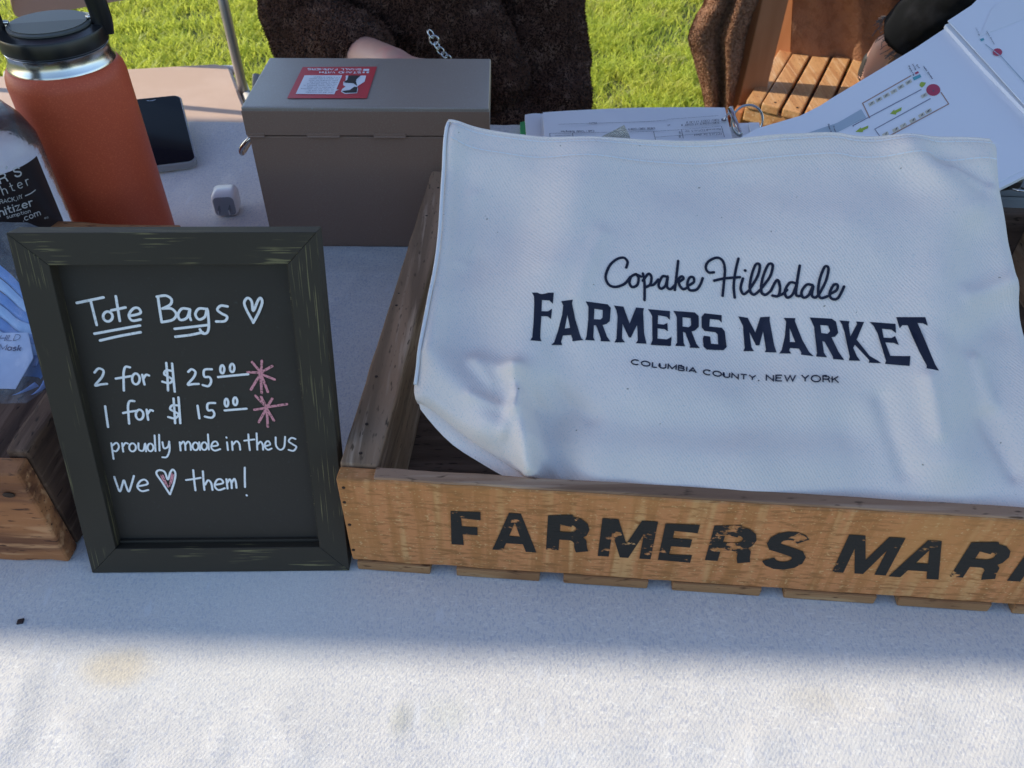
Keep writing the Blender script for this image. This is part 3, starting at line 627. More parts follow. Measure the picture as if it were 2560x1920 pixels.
# folds: (pixel a, pixel b, width in m, height in m)
FOLDS = [((1300, 1000), (1260, 1090), .004, .0022), ((1340, 1100), (1400, 1190), .004, .0015), ((1180, 1000), (1290, 1040), .004, .0016), ((1230, 960), (1180, 900), .004, .0014), ((1480, 1040), (1380, 960), .005, -.0016), ((2300, 960), (2330, 1090), .005, .0018), ((2200, 1000), (2260, 1180), .006, -.0016), ((2440, 900), (2480, 1010), .005, .002), ((2380, 430), (2480, 470), .005, .0018), ((1180, 480), (1150, 640), .006, .0014), ((1500, 600), (1440, 760), .006, .0012), ((2470, 1040), (2540, 1180), .006, -.0025), ((1290, 940), (1322, 1180), .007, .0085), ((1375, 1030), (1385, 1215), .014, -.0065), ((1200, 905), (1290, 950), .006, .0022), ((1300, 965), (1330, 1010), .007, -.0035),
         ((1215, 1080), (1325, 1110), .012, .003), ((1160, 700), (1190, 860), .022, -.0035), ((1130, 430), (1160, 620), .014, -.003), ((1125, 330), (1070, 880), .009, .0035),
         ((1390, 860), (1420, 1010), .012, -.003), ((1330, 620), (1230, 520), .03, -.004), ((1420, 520), (1330, 900), .03, .003), ((2270, 390), (2420, 520), .014, .0042), ((2350, 400), (2460, 450), .010, -.0032),
         ((2420, 520), (2440, 700), .018, -.003), ((2380, 560), (2330, 760), .02, .003), ((2540, 700), (2420, 740), .007, .0022), ((2530, 770), (2400, 850), .012, -.0025), ((2530, 840), (2450, 1050), .02, -.004),
         ((2330, 900), (2380, 1150), .018, .003), ((1400, 1060), (2100, 1080), .014, -.0018), ((1400, 1130), (2300, 1160), .022, .0022), ((1500, 720), (2100, 640), .045, .003), ((1700, 560), (2300, 520), .05, .0035), ((1700, 430), (2200, 470), .03, -.0028), ((1550, 980), (2500, 1010), .02, .0012),
         ((1480, 400), (1380, 660), .02, .0035), ((1750, 400), (1900, 900), .035, -.0022), ((2100, 880), (2200, 1150), .02, -.0018), ((1110, 930), (1230, 1060), .012, .004)]
FB = [(bab(*a), bab(*b), w_, h_) for a, b, w_, h_ in FOLDS]
def bdisp(a, b):
    h = 0
    for p0, p1, w_, hh in FB:
        d = p1-p0; t = max(0, min(1, ((a-p0[0])*d[0]+(b-p0[1])*d[1])/(d@d))); dx = a-p0[0]-t*d[0]; dy = b-p0[1]-t*d[1]; r2 = (dx*dx+dy*dy)/(w_*w_)
        if r2 < 9: h += hh*math.exp(-r2)
    h += .0012*nz(a*16, b*16, 4)+.0005*nz(a*45, b*45, 9)+.0035*nz(a*8+3, b*9, 2)
    return h
def bag_lift(a, b, h): return BQ+bu*a+bup*b+bn*(bdisp(a, b)*1.9+h)
def edge_roll(s, t):
    e = min(s*.37, (1-s)*.37, 1 if t < .5 else (1-t)*.28 if s < .25 else 1)
    return -.006*max(0, 1-e/.010)**2
bag = thing('tote_bag', 'cream canvas tote bag printed with navy market lettering, lying in the crate', 'tote bag', bag_lift(.07, .1, -.03))
def bagf(s, t):
    q = coons(s, t); return bag_lift(q[0], q[1], edge_roll(s, t))
NS, NT = 230, 180
fv, ff = gridmesh(bagf, NS, NT)
def bagb(s, t):
    q = coons(s, t); e = max(0, min(s, 1-s, 1-t))*.37; th = .003+.016*(1-math.exp(-e/.02))+.006*t
    return bag_lift(q[0], q[1], edge_roll(s, t)-th-bdisp(q[0], q[1])*.6)
bv, bf = gridmesh(bagb, 60, 46)
# front panel turns over its own edges onto the back panel
part('front_panel', (fv, [f[::-1] for f in ff]), m_canvas, bag, True)
rim = []
def rimline(side, n):
    o = []
    for i in range(n+1):
        k = i/n; s, t = (0, k) if side == 0 else (1, k) if side == 1 else (k, 1) if side == 2 else (k, 0)
        o.append((np.array(bagf(s, t)), np.array(bagb(s, t))))
    return o
for side, n in ((0, 90), (1, 90), (2, 120)):
    L_ = rimline(side, n); V = []
    for a, b in L_:
        for k in range(6):
            u_ = k/5; V.append(a*(1-u_)+b*u_+bn*0+(a-BQ-bu*.07)*0)
    F = [(i*6+k, i*6+k+1, (i+1)*6+k+1, (i+1)*6+k) for i in range(n) for k in range(5)]
    rim.append((np.array(V), F))
part('back_panel', join((bv, bf), *rim), m_canvas, bag, True)
# hem and seam
def hemline(off_px):
    o = []
    for px, py in smooth_line(bag_top, 10): o.append(bab(px, py+off_px))
    return o
def dashes(line, dash, gap, wd):
    line = np.array(line); L = np.concatenate([[0], np.cumsum(np.linalg.norm(np.diff(line, axis=0), axis=1))]); out = []; x = .004
    while x+dash < L[-1]-.003:
        out.append([(np.interp(x+dash*k/2, L, line[:, 0]), np.interp(x+dash*k/2, L, line[:, 1])) for k in range(3)]); x += dash+gap
    return out
st1 = dashes(hemline(13), .0036, .0012, .0006); st2 = dashes(hemline(54), .0036, .0012, .0006)
o = part('stitching', strokes(st1+st2, .0009, bag_lift, smooth=False, base=.0003), m_thread, bag, kind='stuff')
sv = []
hl = hemline(60)
hv = [bag_lift(*q, .0001) for q in hemline(1.0)]
part('hem_edge', tube([bag_lift(*q, -.0005) for q in hemline(1.5)[4:-9]], .0011, 8), m_canvas, bag, True)
sl2 = [bag_lift(*(bab(px+5, py)), -.0022) for px, py in smooth_line(bag_left[:-1], 6)]
part('side_seam', tube(sl2, .0012, 6), m_thread, bag, True)
for poly_ in ([(1488, 362), (1500, 344), (1530, 326), (1561, 309), (1572, 330), (1584, 362)], [(1990, 352), (2005, 333), (2040, 326), (2085, 328), (2112, 350), (2100, 360)]):
    v, f = fill([tuple(bab(*q)) for q in poly_], [], .006); n = len(v); k = len(poly_)
    V = [bag_lift(x, y, -.0035) for x, y in v]+[bag_lift(x, y, -.0065) for x, y in v]
    part('strap', (np.array(V), f+[tuple(i+n for i in t[::-1]) for t in f]+[(i, i+n, (i+1) % k+n, (i+1) % k) for i in range(k)]), m_strap, bag)
# print
def c2(pt): return bab(1300+pt[0]/2.011, 600+pt[1]/2.011)
LET = [
 ([(60,291),(168,300),(164,352),(147,336),(110,333),(108,385),(140,386),(160,374),(155,420),(138,408),(107,408),(103,470),(102,508),(108,524),(52,524),(62,508),(68,440),(72,340),(70,310)], []),
 ([(205,340),(262,338),(258,352),(275,420),(295,480),(305,508),(317,518),(262,520),(262,508),(255,490),(215,490),(206,518),(212,533),(157,536),(172,520),(190,470),(210,400),(215,360)], [[(236,400),(250,458),(224,460)]]),
 ([(326,342),(436,347),(452,362),(448,425),(430,440),(412,445),(435,500),(452,522),(402,522),(404,512),(385,460),(378,448),(368,448),(366,505),(373,520),(325,518),(332,500),(340,420),(340,365)], [[(370,372),(412,375),(411,410),(402,420),(368,420)]]),
 ([(468,350),(516,352),(548,432),(580,352),(620,354),(616,372),(622,480),(634,527),(580,527),(590,512),(586,435),(555,500),(545,500),(512,435),(510,505),(525,524),(472,526),(482,508),(487,400),(480,370)], []),
 ([(640,357),(752,362),(752,405),(735,390),(692,385),(690,428),(722,430),(740,420),(742,462),(725,452),(690,450),(690,500),(738,502),(762,488),(758,534),(655,532),(664,510),(662,390),(652,372)], []),
 ([(770,360),(880,362),(900,378),(902,430),(882,450),(865,456),(890,515),(908,536),(856,537),(858,527),(832,464),(820,460),(824,515),(832,532),(780,532),(790,515),(788,390),(780,375)], [[(817,388),(860,390),(862,425),(850,436),(818,434)]]),
 ([(930,364),(1018,370),(1020,405),(1005,393),(958,390),(957,426),(1022,429),(1037,446),(1047,525),(1030,542),(945,542),(928,527),(924,487),(930,472),(962,474),(967,510),(1004,512),(1001,462),(990,452),(932,448),(917,432),(915,382)], []),
 ([(1103,374),(1150,382),(1190,455),(1212,382),(1258,382),(1258,400),(1285,520),(1297,556),(1240,552),(1245,540),(1228,450),(1212,518),(1195,518),(1160,450),(1172,525),(1185,546),(1132,546),(1138,530),(1128,420),(1115,395)], []),
 ([(1325,392),(1382,396),(1380,410),(1420,500),(1455,560),(1478,582),(1415,574),(1417,562),(1405,543),(1362,538),(1358,550),(1368,566),(1310,562),(1322,545),(1335,480),(1338,410)], [[(1356,440),(1386,510),(1360,508)]]),
 ([(1450,396),(1560,404),(1582,418),(1597,470),(1582,488),(1565,490),(1600,560),(1628,604),(1575,598),(1573,585),(1532,512),(1520,508),(1530,565),(1545,588),(1490,584),(1495,565),(1475,440),(1462,415)], [[(1505,432),(1545,436),(1556,462),(1545,474),(1513,470)]]),
 ([(1598,412),(1648,418),(1645,432),(1657,488),(1685,432),(1680,420),(1718,424),(1712,440),(1688,505),(1750,590),(1790,618),(1803,630),(1745,624),(1748,612),(1680,530),(1672,545),(1690,590),(1705,612),(1650,608),(1655,590),(1625,460),(1612,430)], []),
 ([(1745,425),(1868,440),(1872,485),(1850,467),(1805,460),(1815,503),(1852,507),(1868,498),(1885,545),(1862,532),(1823,527),(1845,596),(1905,603),(1935,605),(1930,655),(1820,635),(1825,620),(1785,480),(1765,445)], []),
 ([(1870,408),(2005,416),(2018,458),(1995,445),(1970,442),(2010,560),(2045,655),(2064,687),(2003,675),(2005,660),(1975,590),(1925,450),(1900,448),(1888,462)], []),
]
pl = []
for o_, hs in LET: pl.append(([tuple(c2(q)) for q in o_], [[tuple(c2(q)) for q in h] for h in hs]))
CUR = [[(528,165),(535,135),(515,115),(480,125),(445,160),(425,215),(440,252),(475,262),(520,245),(548,212)],
 [(575,195),(552,210),(545,240),(560,258),(585,245),(590,210),(575,195),(603,206)], [(612,190),(620,230),(622,290),(622,315)], [(612,225),(640,190),(655,205),(650,240),(630,254)], [(648,245),(668,240),(690,215)],
 [(730,198),(710,200),(692,240),(705,258),(728,240),(738,195),(735,245),(752,258),(775,238)], [(790,120),(785,170),(775,260)], [(778,228),(805,195),(818,205),(795,226),(815,255),(842,245)],
 [(842,238),(870,220),(868,198),(850,198),(838,228),(850,258),(885,255),(905,228),(915,200)], [(972,168),(945,170),(930,148),(943,118),(985,97),(1015,110),(1028,150),(1025,210),(1020,278)], [(1095,100),(1082,160),(1075,230),(1082,285)], [(975,208),(1030,195),(1105,188)],
 [(1120,195),(1110,240),(1125,270),(1150,255)], [(1129,156),(1131,158)], [(1150,255),(1190,190),(1200,138),(1180,132),(1160,190),(1155,250),(1175,275),(1205,255)], [(1205,255),(1250,195),(1262,142),(1240,137),(1215,200),(1210,260),(1230,280),(1257,262)],
 [(1255,265),(1285,212),(1300,250),(1293,288),(1265,286)], [(1293,288),(1315,280),(1335,262)], [(1375,232),(1348,228),(1325,265),(1335,298),(1362,285),(1383,230)], [(1392,150),(1382,230),(1380,288),(1408,292)],
 [(1455,245),(1428,242),(1405,275),(1415,302),(1440,292),(1460,248),(1455,292),(1472,305),(1490,290)], [(1490,290),(1520,230),(1530,172),(1511,163),(1490,220),(1485,280),(1500,308),(1532,300)], [(1542,290),(1575,272),(1580,248),(1560,247),(1542,287),(1555,312),(1585,308),(1612,255)]]
curl = [[tuple(c2(q)) for q in l] for l in CUR]
SM = []
for wd_, a, b, h in (('COLUMBIA', (556, 634), (885, 670), 25), ('COUNTY,', (922, 675), (1206, 700), 26), ('NEW', (1242, 702), (1382, 711), 30), ('YORK', (1412, 714), (1597, 722), 33)):
    for l in fit_text(wd_, (a[0], -a[1]), (b[0], -b[1]), h, .26): SM.append([tuple(c2((x, -y))) for x, y in l])
mm = np.linalg.norm(c2((1000, 400))-c2((1001, 400)))
part('lettering', join(fills(pl, bag_lift, .0004, .004), strokes(curl, 14*mm, bag_lift, base=.0004), strokes(SM, 6.6*mm, bag_lift, cap=False, mitre=True, smooth=False, base=.0004)), m_ink, bag, True)

# second bag folded under the first, showing along the lower left
b2 = [(1040, 985), (1045, 1012), (1118, 1095), (1200, 1150), (1275, 1192), (1345, 1222), (1560, 1240), (2200, 1270), (2400, 900), (2300, 520), (1700, 480), (1300, 520), (1150, 650), (1090, 850)]
bp = curve([bab(*q) for q in b2]+[bab(*b2[0])])
cen = bab(1650, 900)
def b2f(s, t):
    q = bp(s); q = q*(1-t)+cen*t; r = 1-t; hh = .004*math.sqrt(max(0, 1-r**10))
    return BQ+bu*q[0]+bup*q[1]+bn*(-.0085+hh+min(0, bdisp(*q))*.6-.006*t-.030*(t > .05)*min(1, (t-.05)*3))
def b2b(s, t):
    q = bp(s); q = q*(1-t)+cen*t
    z = BQ+bu*q[0]+bup*q[1]+bn*(-.0085-.012*math.sqrt(max(0, 1-(1-t)**8))-.03*t); return z
v1, f1 = gridmesh(b2f, 120, 24); v2, f2 = gridmesh(b2b, 120, 24)
tb2 = thing('folded_tote_bag', 'second canvas tote folded underneath the printed one, edge showing at lower left', 'tote bag', BQ+bu*.05+bup*.05-bn*.03)
part('bag_body', join((v1, f1), (v2, [f[::-1] for f in f2])), m_canvas, tb2, True)

# ------------------------------------------------------------------ chalkboard sign
L0 = np.array([-.2738, .3111, TZ]); Rr = np.array([-.1061, .3149, TZ]); KU = (Rr-L0)/np.linalg.norm(Rr-L0); KW = np.cross(cz, KU)
ct = radians(18); KUP = cz*cos(ct)+KW*sin(ct); KN = np.cross(KU, KUP); KN = -KN if KN[1] > 0 else KN     # faces the viewer
BW, BH, BT = .1678, .2252, .014
def kp(a, b, c): return L0+KU*a+KUP*b+KN*c+cz*.0006
cb = thing('chalkboard_sign', 'small dark framed chalkboard pricing tote bags in white handwriting', 'sign', kp(BW/2, 0, 0))
ix0, ix1, iy0, iy1 = .0190, .1500, .0188, .2070
def member(quad, m, nm):
    # quad in board coordinates, front outer/inner corners; inner edge slopes in
    V = []; 
    for c in (0, -BT):
        for a, b in quad: V.append(kp(a, b, c))
    F = [(0, 1, 2, 3), (7, 6, 5, 4)]+[(i, i+4, (i+1) % 4+4, (i+1) % 4) for i in range(4)]
    bm = bmesh.new(); vs = [bm.verts.new(v) for v in V]
    for f in F: bm.faces.new([vs[i] for i in f])
    bmesh.ops.recalc_face_normals(bm, faces=list(bm.faces)); bmesh.ops.bevel(bm, geom=list(bm.edges), offset=.0003, segments=1, affect='EDGES')
    bm.verts.index_update(); VV = np.array([list(v.co) for v in bm.verts]); FF = [[v.index for v in f.verts] for f in bm.faces]; bm.free()
    part(nm, (VV, FF), m, cb)
g = .00008
member([(0, BH), (BW, BH), (ix1, iy1), (ix0, iy1)], m_frame_h, 'frame_rail')
member([(0, 0), (ix0, iy0), (ix1, iy0), (BW, 0)], m_frame_h, 'frame_rail')
member([(0, g), (0, BH-g), (ix0-g, iy1-g), (ix0-g, iy0+g)], m_frame_v, 'frame_stile')
member([(BW, g), (ix1+g, iy0+g), (ix1+g, iy1-g), (BW, BH-g)], m_frame_v, 'frame_stile')
part('inner_bead', join(*[slab(kp(a, b, -.0088), KU*w_, KUP*h_, KN*.003, .0006) for a, b, w_, h_ in ((ix0, iy0, ix1-ix0, .0022), (ix1-.0022, iy0+.0023, .0021, iy1-iy0-.0024))]), m_frame_h, cb)
PD = .0085
part('board_panel', slab(kp(ix0-.004, iy0-.004, -PD-.003), KU*(ix1-ix0+.008), KUP*(iy1-iy0+.008), KN*.003, 0), m_chalk_panel, cb)
part('easel_leg', slab(kp(BW/2-.02, .12, -BT-.002), KU*.04, -KUP*.0+(-cz*.138+KW*.055), KW*.004, .0008), m_frame_h, cb)
def cl(pt):
    q = PL(pt[0]/1.7833, 530+pt[1]/1.7833, kp(0, 0, -PD), KN)-kp(0, 0, -PD); return (q@KU, q@KUP)
def board_lift(x, y, h): return kp(x, y, -PD+h)
def ell(cx, cy, rx, ry, n=12, a0=70): return [(cx+rx*cos(radians(a0+360*i/n)), cy-ry*sin(radians(a0+360*i/n))) for i in range(n+1)]
T1 = [[(343,405),(400,393),(462,380)], [(405,395),(418,448),(432,503)], ell(482,465,21,22), [(517,375),(526,430),(535,485)], [(497,438),(560,425)], [(578,462),(604,458),(628,448),(618,428),(595,430),(576,458),(590,483),(628,478)],
 [(422,542),(520,524),(625,505)], [(447,572),(535,552),(628,535)], [(705,378),(713,435),(722,490)], [(700,377),(740,372),(765,388),(760,412),(725,430)], [(725,430),(765,430),(787,455),(770,480),(722,490)],
 [(842,432),(812,430),(795,455),(805,480),(835,470),(848,432),(846,460),(852,480)], [(922,432),(888,430),(872,455),(888,478),(915,465),(925,430),(932,500),(926,535),(905,540),(893,522)], [(1015,420),(985,417),(970,435),(990,452),(1013,465),(1003,485),(965,487)],
 [(780,520),(850,512),(925,503)], [(783,555),(850,547),(905,535)], [(1130,490),(1100,435),(1090,402),(1105,382),(1123,398),(1130,440),(1150,395),(1163,382),(1170,402),(1155,445),(1130,492)]]
T2 = [[(422,715),(440,697),(462,707),(455,735),(425,772),(450,768),(478,765)], [(580,692),(560,690),(552,715),(552,755),(553,795)], [(517,742),(555,736),(590,730)], ell(607,743,17,24), [(635,725),(640,748),(645,768)], [(640,742),(652,725),(665,728)],
 [(770,708),(742,705),(733,722),(755,735),(770,748),(755,762),(725,755)], [(742,672),(747,730),(750,795)], [(768,675),(774,740),(780,800)], [(840,712),(855,700),(872,712),(865,735),(838,768),(862,766),(887,765)], [(945,700),(912,703),(912,733),(935,735),(942,755),(930,775),(905,770)],
 ell(992,700,9,18), ell(1036,694,10,18), [(973,735),(1040,728),(1107,722)],
 [(470,865),(476,910),(483,957)], [(600,842),(580,842),(572,862),(574,900),(577,942)], [(550,895),(580,889),(612,885)], ell(624,902,17,22), [(655,880),(658,902),(662,925)], [(660,897),(672,882),(683,885)],
 [(800,862),(770,860),(760,877),(782,890),(798,902),(780,918),(752,912)], [(775,830),(779,890),(782,940)], [(797,825),(801,880),(805,940)], [(882,862),(886,890),(890,918)], [(960,850),(928,853),(928,882),(948,882),(957,900),(945,915),(915,910)],
 ell(1011,848,8,17), ell(1050,842,9,17), [(1003,883),(1050,879),(1100,875)]]
T3 = [[(497,1030),(502,1065),(507,1100)], [(500,1042),(520,1028),(531,1045),(520,1065),(503,1062)], [(545,1030),(550,1068)], [(548,1045),(560,1029),(571,1032)], ell(592,1048,15,18), [(618,1030),(620,1058),(640,1062),(648,1030),(652,1066)], ell(672,1048,13,17), [(690,995),(694,1065)], [(710,992),(712,1063)],
 [(725,1025),(732,1052),(750,1045),(755,1022)], [(755,1022),(757,1060),(745,1090),(725,1092)], [(802,1025),(806,1062)], [(806,1035),(818,1022),(826,1035),(828,1060)], [(828,1035),(840,1022),(850,1035),(852,1060)], ell(873,1043,13,17), [(889,1025),(893,1060)], ell(912,1042,13,17), [(928,990),(932,1058)],
 [(945,1043),(972,1038),(965,1022),(950,1026),(943,1048),(958,1062),(983,1055)], [(1013,1025),(1017,1060)], [(1010,1003),(1011,1005)], [(1035,1022),(1038,1060)], [(1040,1035),(1055,1020),(1068,1032),(1072,1058)], [(1108,990),(1111,1030),(1115,1060)], [(1090,1018),(1135,1012)], [(1145,985),(1148,1058)], [(1150,1035),(1162,1022),(1172,1035),(1174,1058)],
 [(1183,1042),(1205,1035),(1198,1020),(1186,1025),(1181,1043),(1195,1058),(1212,1052)], [(1230,1003),(1232,1040),(1250,1058),(1268,1045),(1272,1000)], [(1318,1010),(1300,1005),(1288,1020),(1305,1033),(1322,1045),(1310,1062),(1288,1058)]]
T4 = [[(510,1180),(522,1215),(535,1245),(545,1218),(553,1195),(563,1220),(575,1245),(588,1210),(598,1175)], [(615,1222),(658,1212),(648,1193),(627,1198),(613,1223),(632,1243),(662,1238)], [(757,1257),(722,1202),(698,1165),(710,1150),(735,1158),(749,1192),(760,1160),(772,1147),(783,1165),(777,1205),(759,1257)],
 [(862,1150),(867,1200),(872,1240)], [(830,1194),(860,1190),(895,1184)], [(905,1155),(908,1200),(912,1238)], [(915,1215),(928,1195),(942,1207),(948,1238)], [(962,1215),(995,1207),(985,1190),(967,1195),(958,1220),(975,1238),(1003,1230)], [(1010,1190),(1015,1232)], [(1015,1205),(1025,1190),(1032,1205),(1034,1230)], [(1034,1205),(1045,1188),(1052,1203),(1055,1228)],
 [(1092,1138),(1092,1180),(1093,1225)], [(1100,1261),(1101,1263)]]
mc = np.linalg.norm(np.array(cl((800, 700)))-np.array(cl((801, 700))))
def cls(T): return [[cl(q) for q in l] for l in T]
part('handwriting', join(strokes(cls(T1), 11.8*mc, board_lift, base=.0002), strokes(cls(T2), 11*mc, board_lift, base=.0002), strokes(cls(T3), 9*mc, board_lift, base=.0002), strokes(cls(T4), 10*mc, board_lift, base=.0002)), m_chalk_w, cb)
ST_ = [[(1165,715),(1125,668)], [(1165,712),(1168,662)], [(1168,712),(1215,685)], [(1168,722),(1225,745)], [(1165,722),(1195,800)], [(1163,722),(1168,805)], [(1162,720),(1120,790)], [(1162,715),(1105,712)],
 [(1190,870),(1140,818)], [(1188,868),(1165,822)], [(1192,868),(1215,830)], [(1192,868),(1280,855)], [(1190,875),(1222,928)], [(1190,875),(1195,955)], [(1188,875),(1155,935)], [(1186,872),(1135,880)],
 [(718,1172),(740,1215)], [(727,1172),(750,1225)], [(768,1165),(757,1220)], [(775,1170),(764,1210)]]
for a, b, wd_, nm in ((0, 8, 12, 'pink_star'), (8, 16, 12, 'pink_star'), (16, 20, 7, 'pink_heart_fill')):
    part(nm, strokes(cls(ST_[a:b]), wd_*mc, board_lift, smooth=False, base=.00045), m_chalk_p, cb)

# ------------------------------------------------------------------ left crate with mask packet
BR_ = np.array([-.2918, .3191, TZ]); lw = np.array([.0125, .2748, 0]); lw /= np.linalg.norm(lw); lu = np.array([-lw[1], lw[0], 0]); LHt = .0915; LD = .277; LW = .30
def lp(a, b, c): return BR_+lu*a+lw*b+cz*c
lc = thing('small_wooden_crate', 'small reddish wooden crate at left edge holding a mask packet', 'crate', lp(LW/2, LD/2, 0))
part('front_board', slab(lp(0, 0, 0), lu*LW, lw*.014, cz*(LHt-.004), .003, .0014, 3), m_redwood, lc)
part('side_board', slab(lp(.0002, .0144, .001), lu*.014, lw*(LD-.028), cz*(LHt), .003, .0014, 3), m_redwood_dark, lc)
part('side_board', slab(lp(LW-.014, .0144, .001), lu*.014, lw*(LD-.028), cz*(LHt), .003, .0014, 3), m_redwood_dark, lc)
part('back_board', slab(lp(0, LD-.013, .001), lu*LW, lw*.013, cz*(LHt-.001), .003, .0014, 3), m_redwood, lc)
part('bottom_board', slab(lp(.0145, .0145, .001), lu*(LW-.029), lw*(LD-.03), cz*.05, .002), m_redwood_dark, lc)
V = ball(PL(22, 1238, lp(0, -.0006, 0), -lw), (.004, .0008, .0022), 12, 8); part('knot', V, m_nail, lc, True)
# packet of masks, tilted in the crate
mq = P(60, 800, .075); mt = radians(24); mu = np.array([1., .03, 0]); mu /= np.linalg.norm(mu); mup = np.array([0, cos(mt), sin(mt)]); mn = np.cross(mu, mup)
def mp_(px, py): q = PL(px, py, mq, mn)-mq; return (q@mu, q@mup)
def mlift(x, y, h): return mq+mu*x+mup*y+mn*h
mk = thing('mask_packet', 'blue pleated cloth mask in a clear bag with a child size card', 'face mask', mq-mn*.01)
outl = [(-160, 640), (90, 640), (150, 760), (165, 900), (125, 1010), (105, 1030), (60, 1028), (-160, 1010)]
v, f = fill([mp_(*q) for q in [(-160, 700), (60, 735), (105, 800), (140, 870), (120, 905), (60, 1000), (-160, 1000)]], [], .006)
part('mask_back', (np.array([mlift(x, y, -.006+.002*nz(x*40, y*40)) for x, y in v]), f), m_blue, mk, True)
for k in range(6):
    a = (-160+k*14, 560+k*30+20); 
    yy = 600+k*38
    l = [(-170, 575+k*34), (-60, 622+k*34), (10, 672+k*32), (50, 712+k*30), (78+k*6, 752+k*22)]
    l2 = [(x-3, y+27) for x, y in l]
    pts = [mp_(*q) for q in smooth_line(l, 5)]; pts2 = [mp_(*q) for q in smooth_line(l2, 5)]
    V = []; 
    for (a1, b1), (a2, b2_) in zip(pts, pts2): V += [mlift(a1, b1, .0015), mlift((a1+a2)/2, (b1+b2_)/2, .0028), mlift(a2, b2_, .0004)]
    F = []
    for i in range(len(pts)-1): F += [(3*i, 3*i+3, 3*i+4, 3*i+1), (3*i+1, 3*i+4, 3*i+5, 3*i+2)]
    part('pleat', (np.array(V), F), m_ltblue if k % 2 else m_blue, mk, True)
cardp = [(-160, 838), (82, 842), (97, 905), (55, 982), (-160, 970)]
v, f = fill([mp_(*q) for q in cardp], [])
card = part('size_card', (np.array([mlift(x, y, .0062) for x, y in v]+[mlift(x, y, .0056) for x, y in v]), f+[tuple(i+len(v) for i in t[::-1]) for t in f]), m_card, mk)
mmk = np.linalg.norm(np.array(mp_(50, 850))-np.array(mp_(51, 850)))
ls = [[mp_(x, -y) for x, y in l] for l in fit_text('CHILD', (-8, -863), (61, -861), 14, .2, .3)]
ls2 = [[mp_(x, -y) for x, y in l] for l in fit_text('Cotton Mask', (-78, -877), (66, -888), 14, .2, .15)]
ls3 = [[mp_(x, -y) for x, y in l] for l in fit_text('on', (-30, -912), (3, -914), 18, .2, .25)]
part('card_text', join(strokes(ls, 1.6*mmk, mlift, smooth=False, base=.0066), strokes(ls2, 3.2*mmk, mlift, cap=False, smooth=False, base=.0066)), m_cardink, mk)
part('marker_squiggle', strokes(ls3, 3*mmk, mlift, smooth=False, base=.0066), m_white, mk)
for l in ([(-160, 1000), (-40, 1012), (40, 1012), (100, 985), (122, 940), (100, 895), (88, 915)], [(-160, 988), (-40, 998), (40, 994), (96, 962)]):
    pts = [mp_(*q) for q in smooth_line(l, 6)]
    part('elastic_loop', tube([mlift(x, y, -.001) for x, y in pts], .0007, 8, ry=.0028), m_strapblue, mk, True)
def pf(s, t):
    a = np.array(mp_(-170, 560+480*t)); b = np.array(mp_(112+42*sin(pi*min(1, t*1.05))-12*t, 575+465*t)); q = a*(1-s)+b*s
    return mlift(q[0], q[1], .009*min(1, 8*(1-s), 8*(1-t)+.15)+.0015*nz(q[0]*45, q[1]*45)+.0012*nz(q[0]*110, q[1]*70, 3))
part('clear_bag', gridmesh(pf, 50, 60), m_poly, mk, True)

# ------------------------------------------------------------------ sanitizer bottle
bc = np.array([-.4305, .606, TZ]); brr = .0465
sb = thing('sanitizer_bottle', 'clear round sanitizer bottle with black label at left edge', 'bottle', bc)
part('bottle_shell', lathe(bc, [(.040, .001), (.0455, .004), (brr, .01), (brr, .150), (.0455, .158), (.040, .172), (.030, .186), (.020, .195), (.0145, .200), (.0145, .215)], 64, cap1=False), m_clear, sb, True, auto=60)
part('gel', lathe(bc, [(.038, .003), (.0440, .007), (.0440, .150), (.0425, .157), (.036, .170), (.030, .176)], 64), m_gel, sb, True, auto=60)
part('pump_collar', lathe(bc, [(.0165, .198), (.0165, .218), (.006, .219), (.006, .24)], 32), m_blackplastic, sb, True, auto=40)
part('pump_head', slab(bc+[-.008, -.032, .240], (.016, 0, 0), (0, .042, 0), (0, 0, .010), .003), m_blackplastic, sb, True)
def lab(th, z, h=0): r = brr+.0005+h; return bc+np.array([r*sin(th), -r*cos(th), z])
LT, LB = .148, .035
thA, thB = -2.2, 1.55
part('label', gridmesh(lambda s, t: lab(thA+(thB-thA)*s, LT-(LT-LB)*t), 60, 8), m_label, sb, True)
# label lettering: pixel -> label coordinates (angle, height) by meeting the ray with the cylinder
def pcyl(px, py):
    d = ray(px, py); o_ = C0-bc; r = brr+.0006; a = d[0]**2+d[1]**2; b = 2*(o_[0]*d[0]+o_[1]*d[1]); c = o_[0]**2+o_[1]**2-r*r
    D = max(b*b-4*a*c, 0); t = (-b-math.sqrt(D))/(2*a); q = o_+d*t; return (math.atan2(q[0], -q[1])*r, q[2])
def lablift(x, y, h): return lab(x/(brr+.0006), y, .0001+h)
def pk(x, y): return pcyl(x/3.95, 180+y/3.95)
LL = []
mL = np.linalg.norm(np.array(pk(150, 1150))-np.array(pk(150, 1151)))
def lt(s, a, b, h, wd, **k): LL.append(strokes([[pk(x, -y) for x, y in l] for l in fit_text(s, (a[0], -a[1]), (b[0], -b[1]), h, **k)], wd*mL, lablift, smooth=False, base=.0001))
lt("R", (5, 1100), (75, 1075), 85, 13); lt("'", (75, 1000), (95, 990), 60, 16); lt("S", (150, 1040), (215, 1020), 90, 15)
lt("hter", (35, 1215), (295, 1110), 95, 8, gap=.45); LL.append(strokes([[pk(250, 1222), pk(300, 1200), pk(348, 1165)]], 10*mL, lablift, base=.0001))
lt("VERACK,", (-70, 1315), (160, 1268), 38, 5.5); lt("NY", (178, 1262), (225, 1245), 38, 5.5)
